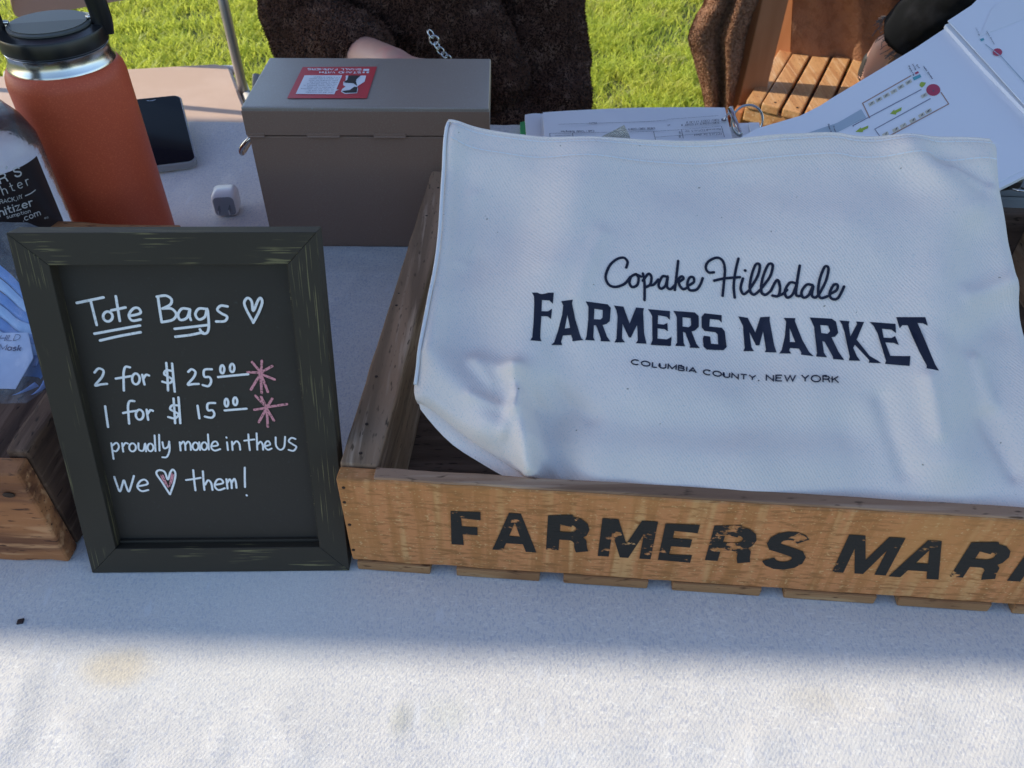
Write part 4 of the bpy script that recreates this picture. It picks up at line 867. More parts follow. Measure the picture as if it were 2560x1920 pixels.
lt("nitizer", (0, 1425), (325, 1315), 78, 12); lt("sumption", (70, 1448), (300, 1385), 36, 5); lt(".com", (230, 1475), (400, 1410), 60, 8); lt("oz", (440, 1450), (478, 1440), 20, 4)
part('label_text', join(*LL), m_labelink, sb)

# ------------------------------------------------------------------ insulated bottle
tc_ = np.array([-.388, .700, TZ]); R_ = .0486
tm = thing('insulated_bottle', 'orange insulated drinks bottle with steel neck and black handled lid', 'bottle', tc_)
part('body', lathe(tc_, [(.042, .0), (.0465, .002), (.0475, .006), (.048, .02), (R_, .15), (R_, .176), (.0475, .182), (.0450, .1865), (.0432, .1885)], 96, cap1=True), m_orange, tm, True, auto=50)
part('steel_neck', lathe(tc_, [(.0432, .1882), (.0428, .1905), (.0412, .193), (.0409, .2005), (.0412, .2018), (.0405, .2026)], 96), m_steel, tm, True, auto=50)
lid = part('lid', lathe(tc_, [(.0412, .2030), (.0424, .2042), (.0426, .2145), (.0419, .2162), (.036, .2172), (.0345, .2176)], 96), m_blackplastic, tm, True, auto=40)
an = radians(14)
disc = lathe(tc_, [(.0325, .2180), (.0328, .2195), (.0315, .2205)], 64)
part('lid_disc', disc, m_lidtop, lid, True, auto=30)
hd = np.array([cos(an), sin(an), 0]); hd2 = np.array([-sin(an), cos(an), 0])
# half plate's edge makes the ridge; its darker colour paints the missing reflection
seg = [tc_+hd*.0305*cos(a)+hd2*.0305*sin(a)+cz*.2212 for a in np.linspace(pi+.02, 2*pi-.02, 30)]
V = seg+[s_-cz*.0008 for s_ in seg]; n = len(seg)
part('disc_dark_half', (np.array(V), [tuple(range(n))]+[(i, i+n, i+1+n, i+1) for i in range(n-1)]), m_lidtop2, lid)
hp = [tc_+hd*x+cz*z for x, z in ((-.0395, .209), (-.0415, .222), (-.0405, .242), (-.036, .256), (-.025, .265), (0, .268), (.025, .265), (.036, .256), (.0405, .242), (.0415, .222), (.0395, .209))]
part('handle', tube(smooth_line(hp, 6), .0045, 14, ry=.0085), m_blackplastic, lid, True)
for sg in (-1, 1): part('steel_pin', tube([tc_+hd*sg*.030+cz*.2220, tc_+hd*sg*.0375+cz*.2230], .0018, 10), m_steel, lid, True)

# ------------------------------------------------------------------ phone
pbr = np.array([-.3696, .8747, TZ+.0006]); pd_ = np.array([.0349, .1404]); u0 = np.array([.8049, .5934, 0]); w0 = np.array([-.5934, .8049, 0])
pt_ = radians(10); upv = w0*cos(pt_)+cz*sin(pt_); pup = (.0349*u0+.1404*upv); pup /= np.linalg.norm(pup); pr = 1*(.1404*u0-.0349*upv); pr /= np.linalg.norm(pr); pn = np.cross(pr, pup)
PWd, PLn = .071, .145
def rrect(w_, h_, r, n=6):
    o = []
    for cx, cy_, a0 in ((w_-r, r, -90), (w_-r, h_-r, 0), (r, h_-r, 90), (r, r, 180)):
        for i in range(n+1): a = radians(a0+90*i/n); o.append((cx+r*cos(a), cy_+r*sin(a)))
    return o
def prism(outline, o_, a, b, n, th, inset=.0008):
    m_ = len(outline); cx = sum(p[0] for p in outline)/m_; cy_ = sum(p[1] for p in outline)/m_
    def sh(p, k): d = math.hypot(p[0]-cx, p[1]-cy_); return (p[0]-(p[0]-cx)/d*k, p[1]-(p[1]-cy_)/d*k)
    V = []
    for k, z in ((inset, 0), (0, inset), (0, th-inset), (inset, th)):
        for p in outline: q = sh(p, k); V.append(o_+a*q[0]+b*q[1]+n*z)
    F = [tuple(range(m_))[::-1], tuple(3*m_+i for i in range(m_))]
    for l in range(3):
        for i in range(m_): F.append((l*m_+i, l*m_+(i+1) % m_, (l+1)*m_+(i+1) % m_, (l+1)*m_+i))
    return np.array(V), F
po = pbr-pr*PWd
ph = thing('smartphone', 'black smartphone in a clear case lying beside the orange bottle', 'phone', po+pr*PWd/2)
part('case', prism(rrect(PWd, PLn, .010), po, pr, pup, pn, .0085), m_case, ph, True, auto=40)
part('screen', prism(rrect(PWd-.004, PLn-.004, .0085), po+pr*.002+pup*.002+pn*.0086, pr, pup, pn, .0007, .0003), m_screen, ph)
spk = [(.0305+.010*i/8, .137-.0016*sin(pi*i/8)) for i in range(9)]
part('speaker_slot', strokes([spk], .0008, lambda x, y, h: po+pr*x+pup*y+pn*(.0094+h)), m_prong, ph)
part('support', slab(po+pr*.015+pup*.085-pn*.0005+(-pn*0), pr*.04, pup*.03, -cz*.0128, .001), m_case, ph)

# ------------------------------------------------------------------ wall charger
q = P(568, 545); ca = radians(8); ax = np.array([cos(ca), sin(ca), 0]); ay = np.array([-sin(ca), cos(ca), 0])
ch = thing('wall_charger', 'small white cube wall charger lying on the cloth, prongs to viewer', 'charger', q)
c0 = q-ax*.0125; zz = cz*.001
V = prism(rrect(.0255, .0255, .006), c0+zz, ax, cz, ay, .026, .0025); part('charger_body', (V[0], [f[::-1] for f in V[1]]), m_white_plastic, ch, True, auto=50)
V = prism(rrect(.0215, .0215, .005), c0+zz+ax*.002+cz*.002-ay*.0003, ax, cz, ay, .002, .0003); part('charger_face', (V[0], [f[::-1] for f in V[1]]), m_grey_face, ch)
for dx in (.007, .0178): part('prong', slab(c0+ax*dx+cz*.009-ay*.0105, ax*.0012, ay*.011, cz*.0062, .0004), m_prong, ch)

# ------------------------------------------------------------------ cash box
bo = np.array([-.2452, .7055, TZ]); ba = .01465; xu = np.array([cos(ba), sin(ba), 0]); xw = np.array([-sin(ba), cos(ba), 0]); XW, XD, XH = .222, .1196, .147; SM_ = .1195
def xp(a, b, c): return bo+xu*a+xw*b+cz*c
bx = thing('cash_box', 'bronze metal cash box with a red sticker on its lid', 'cash box', xp(XW/2, XD/2, 0))
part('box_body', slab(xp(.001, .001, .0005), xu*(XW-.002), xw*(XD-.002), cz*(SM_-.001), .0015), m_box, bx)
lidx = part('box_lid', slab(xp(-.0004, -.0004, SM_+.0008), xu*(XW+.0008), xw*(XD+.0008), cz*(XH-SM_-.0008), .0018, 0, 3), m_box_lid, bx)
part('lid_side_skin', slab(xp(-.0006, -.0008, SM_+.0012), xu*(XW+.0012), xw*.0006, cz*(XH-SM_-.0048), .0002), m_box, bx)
for a in (.0, .0885-.024, .125):
    pass
for a0, a1 in ((0, .0165), (.0545, .0855), (.1155, .146)):
    part('hinge', join(slab(xp(a0+.0003, -.0016, SM_-.0002), xu*(a1-a0-.0006), xw*.0012, cz*.0034, .0004), tube([xp(a0+.001, -.0012, SM_), xp(a1-.001, -.0012, SM_)], .0010, 8)), m_box, bx)
hl_ = [xp(-.001, .012, .112), xp(-.006, .012, .108), xp(-.013, .014, .100), xp(-.0145, .022, .093), xp(-.0145, .075, .092), xp(-.012, .088, .100), xp(-.005, .092, .110), xp(-.001, .092, .112)]
part('handle', tube(smooth_line(hl_, 6), .0024, 10), m_steel, bx, True)
# sticker, printed to be read from the far side
so_ = [P(x, y, XH+.0008) for x, y in ((758, 167), (942, 167), (916, 246), (718, 246))]
sO = so_[1]; sU = (so_[0]-so_[1]); sW_ = np.linalg.norm(sU); sU /= sW_; sV = -np.cross(cz, sU)*-1; sV = np.cross(cz, sU); 
sHt = abs((so_[2]-so_[1])@sV); 
# origin: reader on the far side; x runs towards the viewer's left, y towards the far edge
sO = so_[1]+ (so_[2]-so_[1]); 
SB = so_[2]-cz*.0006; sy = np.cross(sU, cz); sy = -sy if sy@(so_[1]-so_[2]) > 0 else sy
# lower edge for the reader = far edge; keep a right-handed frame: x = sU (to viewer's left), y = towards viewer
SO = np.array(so_[1]); sy = np.cross(cz, sU); sy = sy if sy@(so_[2]-so_[1]) > 0 else -sy
def stk(x, y, h): return np.array([SO[0], SO[1], TZ+XH+.0004])+sU*x+sy*y+cz*h
stc = thing('sticker', 'red sticker with white lettering and a cartoon farmer on the lid', 'sticker', stk(.035, .035, 0)) if False else None
def sk(px, py): # crop pixel of the sticker close-up
    q = P(700+px/7.373, 130+py/7.373, XH+.0004)-stk(0, 0, 0); return (q@sU, q@sy)
stick = part('sticker', fills([[sk(420, 282), sk(1788, 275), sk(1600, 858), sk(130, 858)]], stk, .0003), m_red, bx)
def fx(n): return n
V, F = fills([[sk(455, 440), sk(1150, 440), sk(1010, 790), sk(1040, 700), sk(290, 790)] if False else [sk(455, 440), sk(1148, 440), sk(1040, 700), sk(1090, 705), sk(1028, 730), sk(1005, 790), sk(290, 785)]], stk, .0006)
part('speech_panel', (V, F), m_white, stick)
tl = []
def st_txt(s, a, b, h, wd): tl.append(strokes([[sk(x, y) for x, y in l] for l in place(*[text(s, h, .25)[0]], 0, 0, 0, 1)] if False else [[sk(a[0]+(b[0]-a[0])*x, a[1]+(b[1]-a[1])*x+y*h) for x, y in [(p[0]/text(s, 1, .25)[1], p[1]) for p in l]] for l in text(s, 1, .25)[0]], wd, stk, cap=False, smooth=False, base=.0006))
st_txt('STAND WITH', (1490, 372), (735, 372), 32, .0011); st_txt('SMALL FARMERS', (1500, 317), (515, 317), 32, .0011)
part('sticker_title', join(*tl), m_white, stick)
tl = []
for i, (s, x0, x1) in enumerate((('First did you remember', 980, 470), ('to water and weed as', 990, 530), ('the other but for something', 1000, 390), ('we did plant a few things', 1020, 500), ('with our farmer partners at', 1035, 440), ('the Fields the Harvest to', 1045, 505), ('make a difference for', 1062, 545), ('game changing for them', 1070, 535), ('Our goal is a safe market', 1085, 545), ("Let's make it happen", 1100, 625))):
    y = 752-i*31; st_txt(s, (x0, y), (x1, y), 17, .00035)
part('sticker_small_print', join(*tl), m_printlight, stick, kind='stuff')
part('farmer_cartoon', fills([[sk(*q) for q in ((1215, 445), (1590, 445), (1560, 560), (1430, 640), (1440, 700), (1420, 770), (1200, 785), (1125, 745), (1150, 690), (1210, 650), (1165, 620), (1170, 560), (1210, 540))]], stk, .0006), m_white, stick)
part('farmer_dark_areas', fills([[sk(*q) for q in ((1265, 447), (1490, 447), (1410, 520), (1400, 560), (1425, 640), (1350, 590), (1190, 580), (1185, 560), (1240, 530))], [sk(*q) for q in ((1140, 735), (1290, 715), (1370, 655), (1430, 660), (1415, 762), (1200, 768))]], stk, .00085), m_black, stick)
part('sticker_logo', fills([[sk(1540, 322), sk(1650, 322), sk(1640, 360), sk(1530, 360)], [sk(1525, 372), sk(1570, 372), sk(1560, 400), sk(1520, 400)], [sk(1600, 372), sk(1645, 372), sk(1635, 400), sk(1590, 400)]], stk, .0006), m_white, stick)

# ------------------------------------------------------------------ papers behind the bag
g0 = P(1590, 350, 0)
def sheet(quad_px, z, th, m, name, parent, bend=.0, curl=.0):
    qd = [P(x, y, z) for x, y in quad_px]
    def fn(s, t, o=0):
        p = (qd[0]*(1-s)+qd[1]*s)*(1-t)+(qd[3]*(1-s)+qd[2]*s)*t; return p+cz*(bend*sin(pi*s)*(1-t)+curl*nz(s*4, t*3, z*100)-o)
    a = gridmesh(fn, 24, 12); b = gridmesh(lambda s, t: fn(s, t, th), 24, 12)
    n = 25; m2 = 13; F = [f[::-1] for f in a[1]]+[tuple(i+len(a[0]) for i in f) for f in b[1]]
    bd = [i for i in range(n)]+[j*n+n-1 for j in range(1, m2)]+[(m2-1)*n+i for i in range(n-2, -1, -1)]+[j*n for j in range(m2-2, 0, -1)]
    k = len(a[0]); F += [(bd[i], bd[(i+1) % len(bd)], bd[(i+1) % len(bd)]+k, bd[i]+k) for i in range(len(bd))]
    return part(name, (np.concatenate([a[0], b[0]]), F), m, parent, True, auto=40)
fs = thing('form_stack', 'stack of white token count forms on a metal binder ring', 'papers', P(1590, 420, 0))
# loose bundle: several sheets at slightly different heights
sheet([(1318, 300), (1470, 300), (1500, 520), (1330, 520)], .006, .005, m_paper2, 'sheet', fs)
sheet([(1312, 287), (1352, 284), (1400, 500), (1330, 500)], .018, .012, m_paper2, 'envelope', fs, .001)
sheet([(1300, 306), (1322, 300), (1345, 420), (1310, 420)], .012, .010, m_greenedge, 'green_tab', fs)
sheet([(1353, 284), (1600, 281), (1600, 560), (1362, 560)], .024, .002, m_paper2, 'sheet', fs, .001)
top = sheet([(1357, 281), (1812, 269), (1862, 470), (1372, 500)], .032, .0018, m_paper, 'top_form', fs, .003, .0006)
sheet([(1370, 290), (1800, 285), (1850, 480), (1390, 500)], .029, .026, m_paper2, 'sheet_bundle', fs)
def fpt(px, py): q = P(px, py, .0345); return (q[0], q[1])
def flift(x, y, h): 
    return np.array([x, y, TZ+.0353+h])
# form print, lines and words upside-down to the viewer (crop of 3.16 px per px, origin 1200,0)
def k3(x, y): return fpt(1200+x/3.16, y/3.16)
lines = [[(620, 988), (1300, 968), (1480, 955)], [(550, 1060), (1370, 1045), (1600, 1030), (1905, 1003)], [(550, 1060), (555, 1110)], [(730, 1055), (738, 1110)], [(1370, 1045), (1385, 1110)], [(1590, 1030), (1605, 1100)], [(1905, 1003), (1930, 1090)], [(590, 1080), (720, 1078)], [(1385, 1090), (1600, 1075), (1915, 1050)], [(1480, 950), (1880, 920)]]
part('form_lines', strokes([[k3(*q) for q in l] for l in lines], .0007, flift, cap=False, smooth=False), m_print, top)
FTX = []
def ft(s, a, b, h, wd=.0006):
    ls = text(s, 1, .25); W_ = ls[1]
    FTX.append(strokes([[k3(a[0]+(b[0]-a[0])*x/W_, a[1]+(b[1]-a[1])*x/W_+y*h) for x, y in l] for l in ls[0]], wd, flift, cap=False, smooth=False))
ft('TOKEN COUNT AT START: #', (1890, 965), (1590, 990), 15); ft('TOKEN COUNT AT END: #', (1890, 945), (1630, 968), 15)
ft('Received/TOTALS for', (1900, 1020), (1620, 1040), 14); ft('TOTALS for sheet', (1910, 1055), (1690, 1070), 14); ft('CREDIT TOKEN COUNT', (1380, 1012), (1170, 1022), 14); ft('Cash + Vendor Redemption', (900, 1035), (640, 1043), 14)
ft('Date', (920, 972), (860, 976), 12); ft('at', (1500, 990), (1480, 992), 12)
ft('$', (1585, 1045), (1570, 1046), 18); ft('$', (1585, 1075), (1570, 1076), 18)
part('form_words', join(*FTX), m_print, top, kind='stuff')
# binder ring with snap
rc = P(1868, 303, .034); rr = .0185
pts = [rc+np.array([rr*cos(a), rr*.55*sin(a)*.6, rr*.95*sin(a)]) for a in np.linspace(0, 2*pi, 41)[:-1]]
part('binder_ring', tube(pts, .0014, 10, closed=True), m_steel, fs, True)
a_, b_ = P(1810, 300, .036), P(1832, 268, .044); part('ring_post', tube([a_, b_], .0012, 8), m_steel, fs, True)
part('punch_hole', lathe(P(1809, 300, .0347), [(.0032, 0), (.0032, .0005)], 20), m_print, top)
s1 = [P(1826, 272, .046), P(1834, 292, .043), P(1842, 312, .040), P(1852, 336, .036)]
part('ring_snap', tube(smooth_line(s1, 5), [.0035]*5+[.0028]*6+[.0022]*5, 10), m_steel, fs, True)
# loose receipt strips beside the ring
sp = thing('paper_strips', 'narrow white paper strips beside the binder ring on the table', 'papers', P(1880, 330, .01))
for k, qd in enumerate(([(1845, 308), (1880, 307), (1895, 400), (1860, 400)], [(1872, 306), (1898, 306), (1915, 400), (1890, 400)])): sheet(qd, .004+.004*k, .002, m_paper2, 'strip', sp)

# grey document box behind the crate, site maps on top
gb = thing('document_box', 'low grey document box behind the crate under the maps', 'box', (.47, .83, TZ))
part('box_shell', slab((.34, .722, TZ+.0006), (.36, -.02, 0), (.006, .12, 0), (0, 0, .060), .003), m_greybox, gb)
part('box_cover', slab((.338, .720, TZ+.0615), (.365, -.02, 0), (.006, .124, 0), (0, 0, .010), .003), m_greybox, gb)
bcl = thing('binder_clip', 'black binder clip gripping the lower corner of the map sheets', 'clip', P(2526, 468, .103))
cq = P(2526, 470, .103)
part('clip_body', slab(cq-[.010, .002, .003], (.022, .006, 0), (-.003, .012, 0), (0, 0, .009), .002), m_blackplastic, bcl)
part('clip_arm', tube(smooth_line([cq+[-.002, 0, .0], cq+[.0, -.012, .004], cq+[.008, -.012, .004], cq+[.010, 0, 0]], 5), .0009, 8), m_steel, bcl, True)
MT = radians(13); Mq = P(2380, 420, .115); Mu = np.array([1., 0, 0]); Mv = np.array([0, cos(MT), sin(MT)]); Mn = np.cross(Mu, Mv)
def mpx(px, py): q = PL(px, py, Mq, Mn)-Mq; return (q@Mu, q@Mv)
def map_lift(x, y, h): return Mq+Mu*x+Mv*y+Mn*h
def board(poly, h0, h1, m, name, parent, bump=0):
    v, f = fill([mpx(*q) for q in poly], [], .02); n = len(v)
    cnt = len(poly)
    V = [map_lift(x, y, h1+bump*nz(x*9, y*9)) for x, y in v]+[map_lift(x, y, h0) for x, y in v]
    F = f+[tuple(i+n for i in t[::-1]) for t in f]+[(i, i+n, (i+1) % cnt+n, (i+1) % cnt) for i in range(cnt)]
    bm = bmesh.new(); vs = [bm.verts.new(q) for q in V]
    for t in F:
        try: bm.faces.new([vs[i] for i in t])
        except ValueError: pass
    bmesh.ops.recalc_face_normals(bm, faces=list(bm.faces)); bm.verts.index_update()
    r = (np.array([list(q.co) for q in bm.verts]), [[q.index for q in t.verts] for t in bm.faces]); bm.free()
    return part(name, r, m, parent)
mp1 = thing('site_map', 'white market site map sheet with numbered stalls and green arrows', 'map', map_lift(0, 0, .001))
mainpoly = [(1700, 420), (1860, 340), (1893, 322), (2020, 285), (2080, 246), (2290, 120), (2362, 72), (2385, 62), (2420, 105), (2600, 300), (2640, 345), (2640, 385), (2505, 452), (2300, 560)]
ms_ = board(mainpoly, .0, .0006, m_paper2, 'map_sheet', mp1)
board([(x+4, y+6) for x, y in [(1700, 425), (1893, 335), (2290, 135), (2378, 80), (2400, 110), (2640, 360), (2640, 392), (2508, 458), (2300, 566)]], -.0045, -.0002, m_paper2, 'backing_board', mp1)
mp2 = thing('second_site_map', 'second site map sheet overlapping at the upper right corner', 'map', map_lift(.12, .2, .004))
board([(2362, 68), (2420, 30), (2480, -30), (2760, -30), (2760, 455), (2690, 435), (2584, 316), (2466, 182)], .0065, .0072, m_paper2, 'map_sheet', mp2)
board([(2358, 72), (2372, 66), (2470, 170), (2600, 302), (2720, 420), (2700, 430), (2580, 310), (2450, 175)], .0008, .0045, m_paper2, 'board_edge', mp2)
board([(2470, 40), (2540, -20), (2700, -20), (2700, 5), (2560, 60), (2440, 108)], .0074, .0076, m_white, 'lit_overlay', mp2)  # white patch laid over the sheet to paint its sunlit part
def k4(x, y): return mpx(2100+x/2.963, y/2.963)
def ml(ls, wd, m, name, par=None, h=.0008, sm=False): return part(name, strokes([[k4(*q) for q in l] for l in ls], wd, map_lift, cap=False, smooth=sm, base=h), m, par or ms_, kind='stuff' if name == 'map_text' else None)
ml([[(525, 565), (165, 770), (218, 880)], [(745, 688), (803, 775), (345, 1022)]], .0013, m_mapbrown, 'stall_outline')
ml([[(600, 668), (95, 935), (95, 942)], [(668, 735), (255, 962), (300, 1025)]], .0011, m_mapline, 'lane_line')
for pg in ([(455, 800), (450, 825), (415, 842), (412, 855), (368, 848), (398, 818), (402, 826)], [(208, 935), (205, 955), (170, 972), (165, 985), (112, 982), (150, 950), (155, 957)], [(600, 612), (635, 618), (622, 640), (605, 655), (585, 640), (590, 622)]):
    part('lane_arrow', fills([[k4(*q) for q in pg]], map_lift, .0009), m_mapgreen, ms_)
part('map_road', fills([[k4(*q) for q in ((155, 815), (192, 875), (-20, 985), (-330, 1060), (-330, 1020), (-20, 915))]], map_lift, .0009), m_mapblue, ms_)
part('map_marker', fills([[k4(688+52*cos(a), 672+44*sin(a)) for a in np.linspace(0, 2*pi, 25)[:-1]]], map_lift, .0009), m_mapred, ms_)
part('map_legend', fills([[k4(*q) for q in ((535, 580), (590, 555), (600, 575), (545, 603))]], map_lift, .0009), m_mapteal, ms_)
part('map_legend', fills([[k4(*q) for q in ((550, 545), (575, 533), (582, 545), (558, 558))]], map_lift, .0009), m_mapred, ms_)
part('second_marker', fills([[k4(1138+35*cos(a), 438+28*sin(a)) for a in np.linspace(0, 2*pi, 25)[:-1]]], map_lift, .0078), m_mapred, mp2)
part('legend_patch', fills([[k4(*q) for q in ((1010, 342), (1035, 332), (1042, 348), (1018, 358))]], map_lift, .0078), m_mapteal, mp2)
ml([[(1050, 380), (1170, 475), (1363, 690)]], .0012, m_mapblue, 'route_line', mp2, .0078)
nums = (('12', 505, 613), ('13', 447, 648), ('14', 395, 682), ('15', 340, 712), ('16', 285, 742), ('17', 230, 772), ('11', 620, 712), ('10', 652, 828), ('9', 600, 858), ('8', 535, 897), ('7', 465, 935), ('6', 408, 965), ('5', 333, 1000))
part('stall_patch', fills([[k4(x+dx, y+dy) for dx, dy in ((-26, 2), (16, -22), (28, 0), (-14, 24))] for _, x, y in nums], map_lift, .0009), m_maptan, ms_)
TT = []
for s, x, y in nums: TT += [[(x+12+a*-14+b*-8, y-10+b*16+a*8) for a, b in l] for l in text(s, 1, .3)[0]]
TT += [[(690-a*14, 672+b*16) for a, b in l] for l in text('P', 1)[0]]
for s, (x0, y0), (x1, y1) in (('Parking', (500, 500), (540, 570)), ('Info', (530, 490), (552, 530)), ('Exit', (560, 495), (580, 520)), ('Market Entrance', (610, 505), (675, 600)), ('Depot Road', (-95, 935), (-70, 1020)), ('Track', (-60, 950), (-40, 1000))):
    ls, W_ = text(s, 1, .25); d = np.array([x1-x0, y1-y0]); 
    nrm = np.array([-d[1], d[0]])/np.linalg.norm(d)*-9
    TT += [[(x0+d[0]*a/W_+nrm[0]*b, y0+d[1]*a/W_+nrm[1]*b) for a, b in l] for l in ls]
ml(TT, .0006, m_print, 'map_text', h=.0013)
TT = []
for s, (x0, y0), (x1, y1) in (('Market Entrance', (1055, 285), (1110, 385)), ('Info', (975, 265), (1000, 320))):
    ls, W_ = text(s, 1, .25); d = np.array([x1-x0, y1-y0]); nrm = np.array([-d[1], d[0]])/np.linalg.norm(d)*-9
    TT += [[(x0+d[0]*a/W_+nrm[0]*b, y0+d[1]*a/W_+nrm[1]*b) for a, b in l] for l in ls]
ml(TT, .0006, m_printlight, 'map_text', mp2, .0080)

# ------------------------------------------------------------------ folding chair, left
ZS = -.29
def gp(px, py, z): return P(px, py, z)
fc_ = thing('folding_chair', 'tan padded folding chair with grey tube legs on the lawn', 'chair', np.array([-.93, 1.72, 0]))
A_ = gp(-30, 190, ZS); B_ = gp(318, 172, ZS); Cc_ = gp(560, 158, ZS)
D_ = np.array([-.556, 1.585, TZ+ZS]); E_ = np.array([-1.16, 1.585, TZ+ZS])
out = [(A_[0], A_[1]), (B_[0], B_[1]+.004), (Cc_[0]-.02, Cc_[1]), (Cc_[0]+.018, Cc_[1]-.012), (Cc_[0]+.034, Cc_[1]-.05), (-.612, 1.78), (D_[0]+.01, D_[1]+.04), (D_[0]-.03, D_[1]), (E_[0]+.04, E_[1]), (E_[0], E_[1]+.04), (A_[0]-.02, A_[1]-.05)]
def poly_slab(out, z0, z1, bev, m, name, parent):
    bm = bmesh.new(); lo = [bm.verts.new((x, y, z0)) for x, y in out]; hi = [bm.verts.new((x, y, z1)) for x, y in out]; n = len(out)
    bm.faces.new(lo); bm.faces.new(hi[::-1])
    for i in range(n): bm.faces.new((lo[i], lo[(i+1) % n], hi[(i+1) % n], hi[i]))
    bmesh.ops.recalc_face_normals(bm, faces=list(bm.faces)); bmesh.ops.bevel(bm, geom=[e for e in bm.edges], offset=bev, segments=3, affect='EDGES')
    bm.verts.index_update(); r = (np.array([list(v.co) for v in bm.verts]), [[v.index for v in f.verts] for f in bm.faces]); bm.free()
    return part(name, r, m, parent, True, auto=50)
poly_slab(out, TZ+ZS-.035, TZ+ZS, .008, m_cushion, 'seat_pad', fc_)
cxo, cyo = sum(p[0] for p in out)/len(out), sum(p[1] for p in out)/len(out)
ring = [(cxo+(x-cxo)*1.03+(.008 if x > cxo else -.008), cyo+(y-cyo)*1.02, TZ+ZS-.018) for x, y in out]
part('seat_frame', tube(smooth_line(ring+[ring[0]], 4)[:-1], .011, 10, closed=True), m_whitetube, fc_, True)
t0 = gp(609, 228, ZS-.01)
up1 = PY(557, 0, t0[1]+.02)
dv = (up1-t0); 
part('side_tube', tube([t0-dv*1.6*np.array([1, -1.5, 1]), t0, t0+dv*.9, t0+dv*2.2], .011, 12), m_tube, fc_, True)
part('side_tube', tube([t0-dv*1.6*np.array([1, -1.5, 1])+[-.60, -.02, 0], t0+[-.60, -.02, 0], t0+dv*2.2+[-.60, -.02, 0]], .011, 12), m_tube, fc_, True)
for dx in (0, -.60): part('front_leg', tube([(t0[0]+dx, t0[1]+.12, TZ+ZS-.02), (t0[0]+dx, 1.50, 0)], .011, 12), m_tube, fc_, True)
part('seat_bolt', tube([t0+[-.012, 0, -.004], t0+[.014, 0, -.004]], .007, 10), m_tube, fc_, True)
part('cross_bar', tube([(t0[0], 1.55, .16), (t0[0]-.60, 1.53, .16)], .008, 10), m_tube, fc_, True)
# back pad: lower edge seen at the top of the frame
yb = 2.02
bb = [PY(x, y, yb+.0005*(x)) for x, y in ((24, -60), (30, 20), (60, 44), (190, 22), (311, 0), (450, -22), (520, -40))]
V = []; hgt = .20
for q in smooth_line(bb, 4):
    for k in range(7): V.append(q+np.array([0, .05*k/6, hgt*k/6 if k else 0]))
n = len(smooth_line(bb, 4)); F = [(i*7+k, (i+1)*7+k, (i+1)*7+k+1, i*7+k+1) for i in range(n-1) for k in range(6)]
V2 = [v+np.array([0, .022, 0]) for v in V]; m_ = len(V)
F2 = [tuple(i+m_ for i in f[::-1]) for f in F]+[(i*7, i*7+m_, (i+1)*7+m_, (i+1)*7) for i in range(n-1)]+[(k, k+1, k+1+m_, k+m_) for k in range(6)]
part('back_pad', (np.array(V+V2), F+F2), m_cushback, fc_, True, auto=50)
edge = [V[k]+np.array([-.004, 0.01, 0]) for k in range(7)]+[]
part('back_frame', tube([V[6]+[-.006, .01, 0], V[3]+[-.006, .01, 0], V[0]+[-.006, .01, 0]], .009, 10), m_whitetube, fc_, True)

# ------------------------------------------------------------------ patio chair with blanket, right
Zc = -.32
pc = thing('patio_chair', 'brown wooden patio chair with slatted seat, blanket over its side', 'chair', np.array([.8, 2.05, 0]))
FL, FR2 = P(1868, 249.5, Zc), P(1987.5, 278, Zc); BL2, BR2 = P(1974, 130, Zc), P(2164, 163, Zc)
du = (FR2-FL); du /= np.linalg.norm(du); dw = BL2-P(1895, 256, Zc); dl = np.linalg.norm(dw); dw /= dl
b_on_front = [0, .036, .092, .148, .204, .260, .316, .372]
sw = np.linalg.norm(P(1945, 266, Zc)-P(1896, 256, Zc))
x = 0
edges_ = [(-.001, .033)]+[(.036+i*sw+i*.004, .036+(i+1)*sw+i*.004-.004) for i in range(6)]
for a, b in edges_:
    part('seat_slat', slab(FL+du*a-cz*.020, du*(b-a), dw*(dl+.06), cz*.020, .003), m_patioslat, pc)
part('gap_shade_board', slab(FL+du*.01+dw*.03-cz*.034, du*.40, dw*(dl-.02), cz*.012, .001), m_dark_in, pc)  # board added under the slats, its dark colour standing for shade in the gaps
part('seat_rail', slab(FL-du*.002-cz*.052-dw*-.004, du*.46, dw*.02, cz*.031, .003), m_patioslat, pc)
for a, b in ((.053, .022), (.105, .022)): part('screw', lathe(FL+du*(a+.01)+dw*b+cz*.0002, [(.0035, 0), (.0030, .0006)], 10), m_nail, pc)
yp = 1.93
pl_, pr_ = PY(1846, 262, yp), PY(1908, 262, yp)
tl_, tr_ = PY(1906, 0, yp+.03), PY(1964, 0, yp+.03)
pw = np.linalg.norm(pr_-pl_); axv = (tl_-pl_)/np.linalg.norm(tl_-pl_)
part('front_post', slab(pl_-axv*.75*0-axv*((pl_[2]-.0)/axv[2]), (pr_-pl_), np.array([-.02, .045, 0]), axv*1.25, .003), m_patio, pc)
part('side_rail', slab(FL-du*.03-cz*.10+dw*.02, du*.022, dw*.5, cz*.06, .003), m_patio, pc)
bp0 = P(1995, 130, Zc)
part('back_post', slab(np.array([bp0[0]-.055, bp0[1]+.02, 0]), du*.045, dw*.05, cz*1.25, .003), m_patio, pc)
part('back_post', slab(np.array([bp0[0], bp0[1]+.02, 0])+du*.50, du*.045, dw*.05, cz*1.25, .003), m_patio, pc)
for k in range(5): part('back_slat', slab(np.array([bp0[0], bp0[1]+.06, TZ+Zc+.08+k*.085])-du*.01, du*.51, dw*.018, cz*.062, .003), m_patio, pc)
part('arm_rest', slab(pl_+axv*.62+[-.02, -.05, 0], du*.08, dw*.6, cz*.022, .004), m_patio, pc)
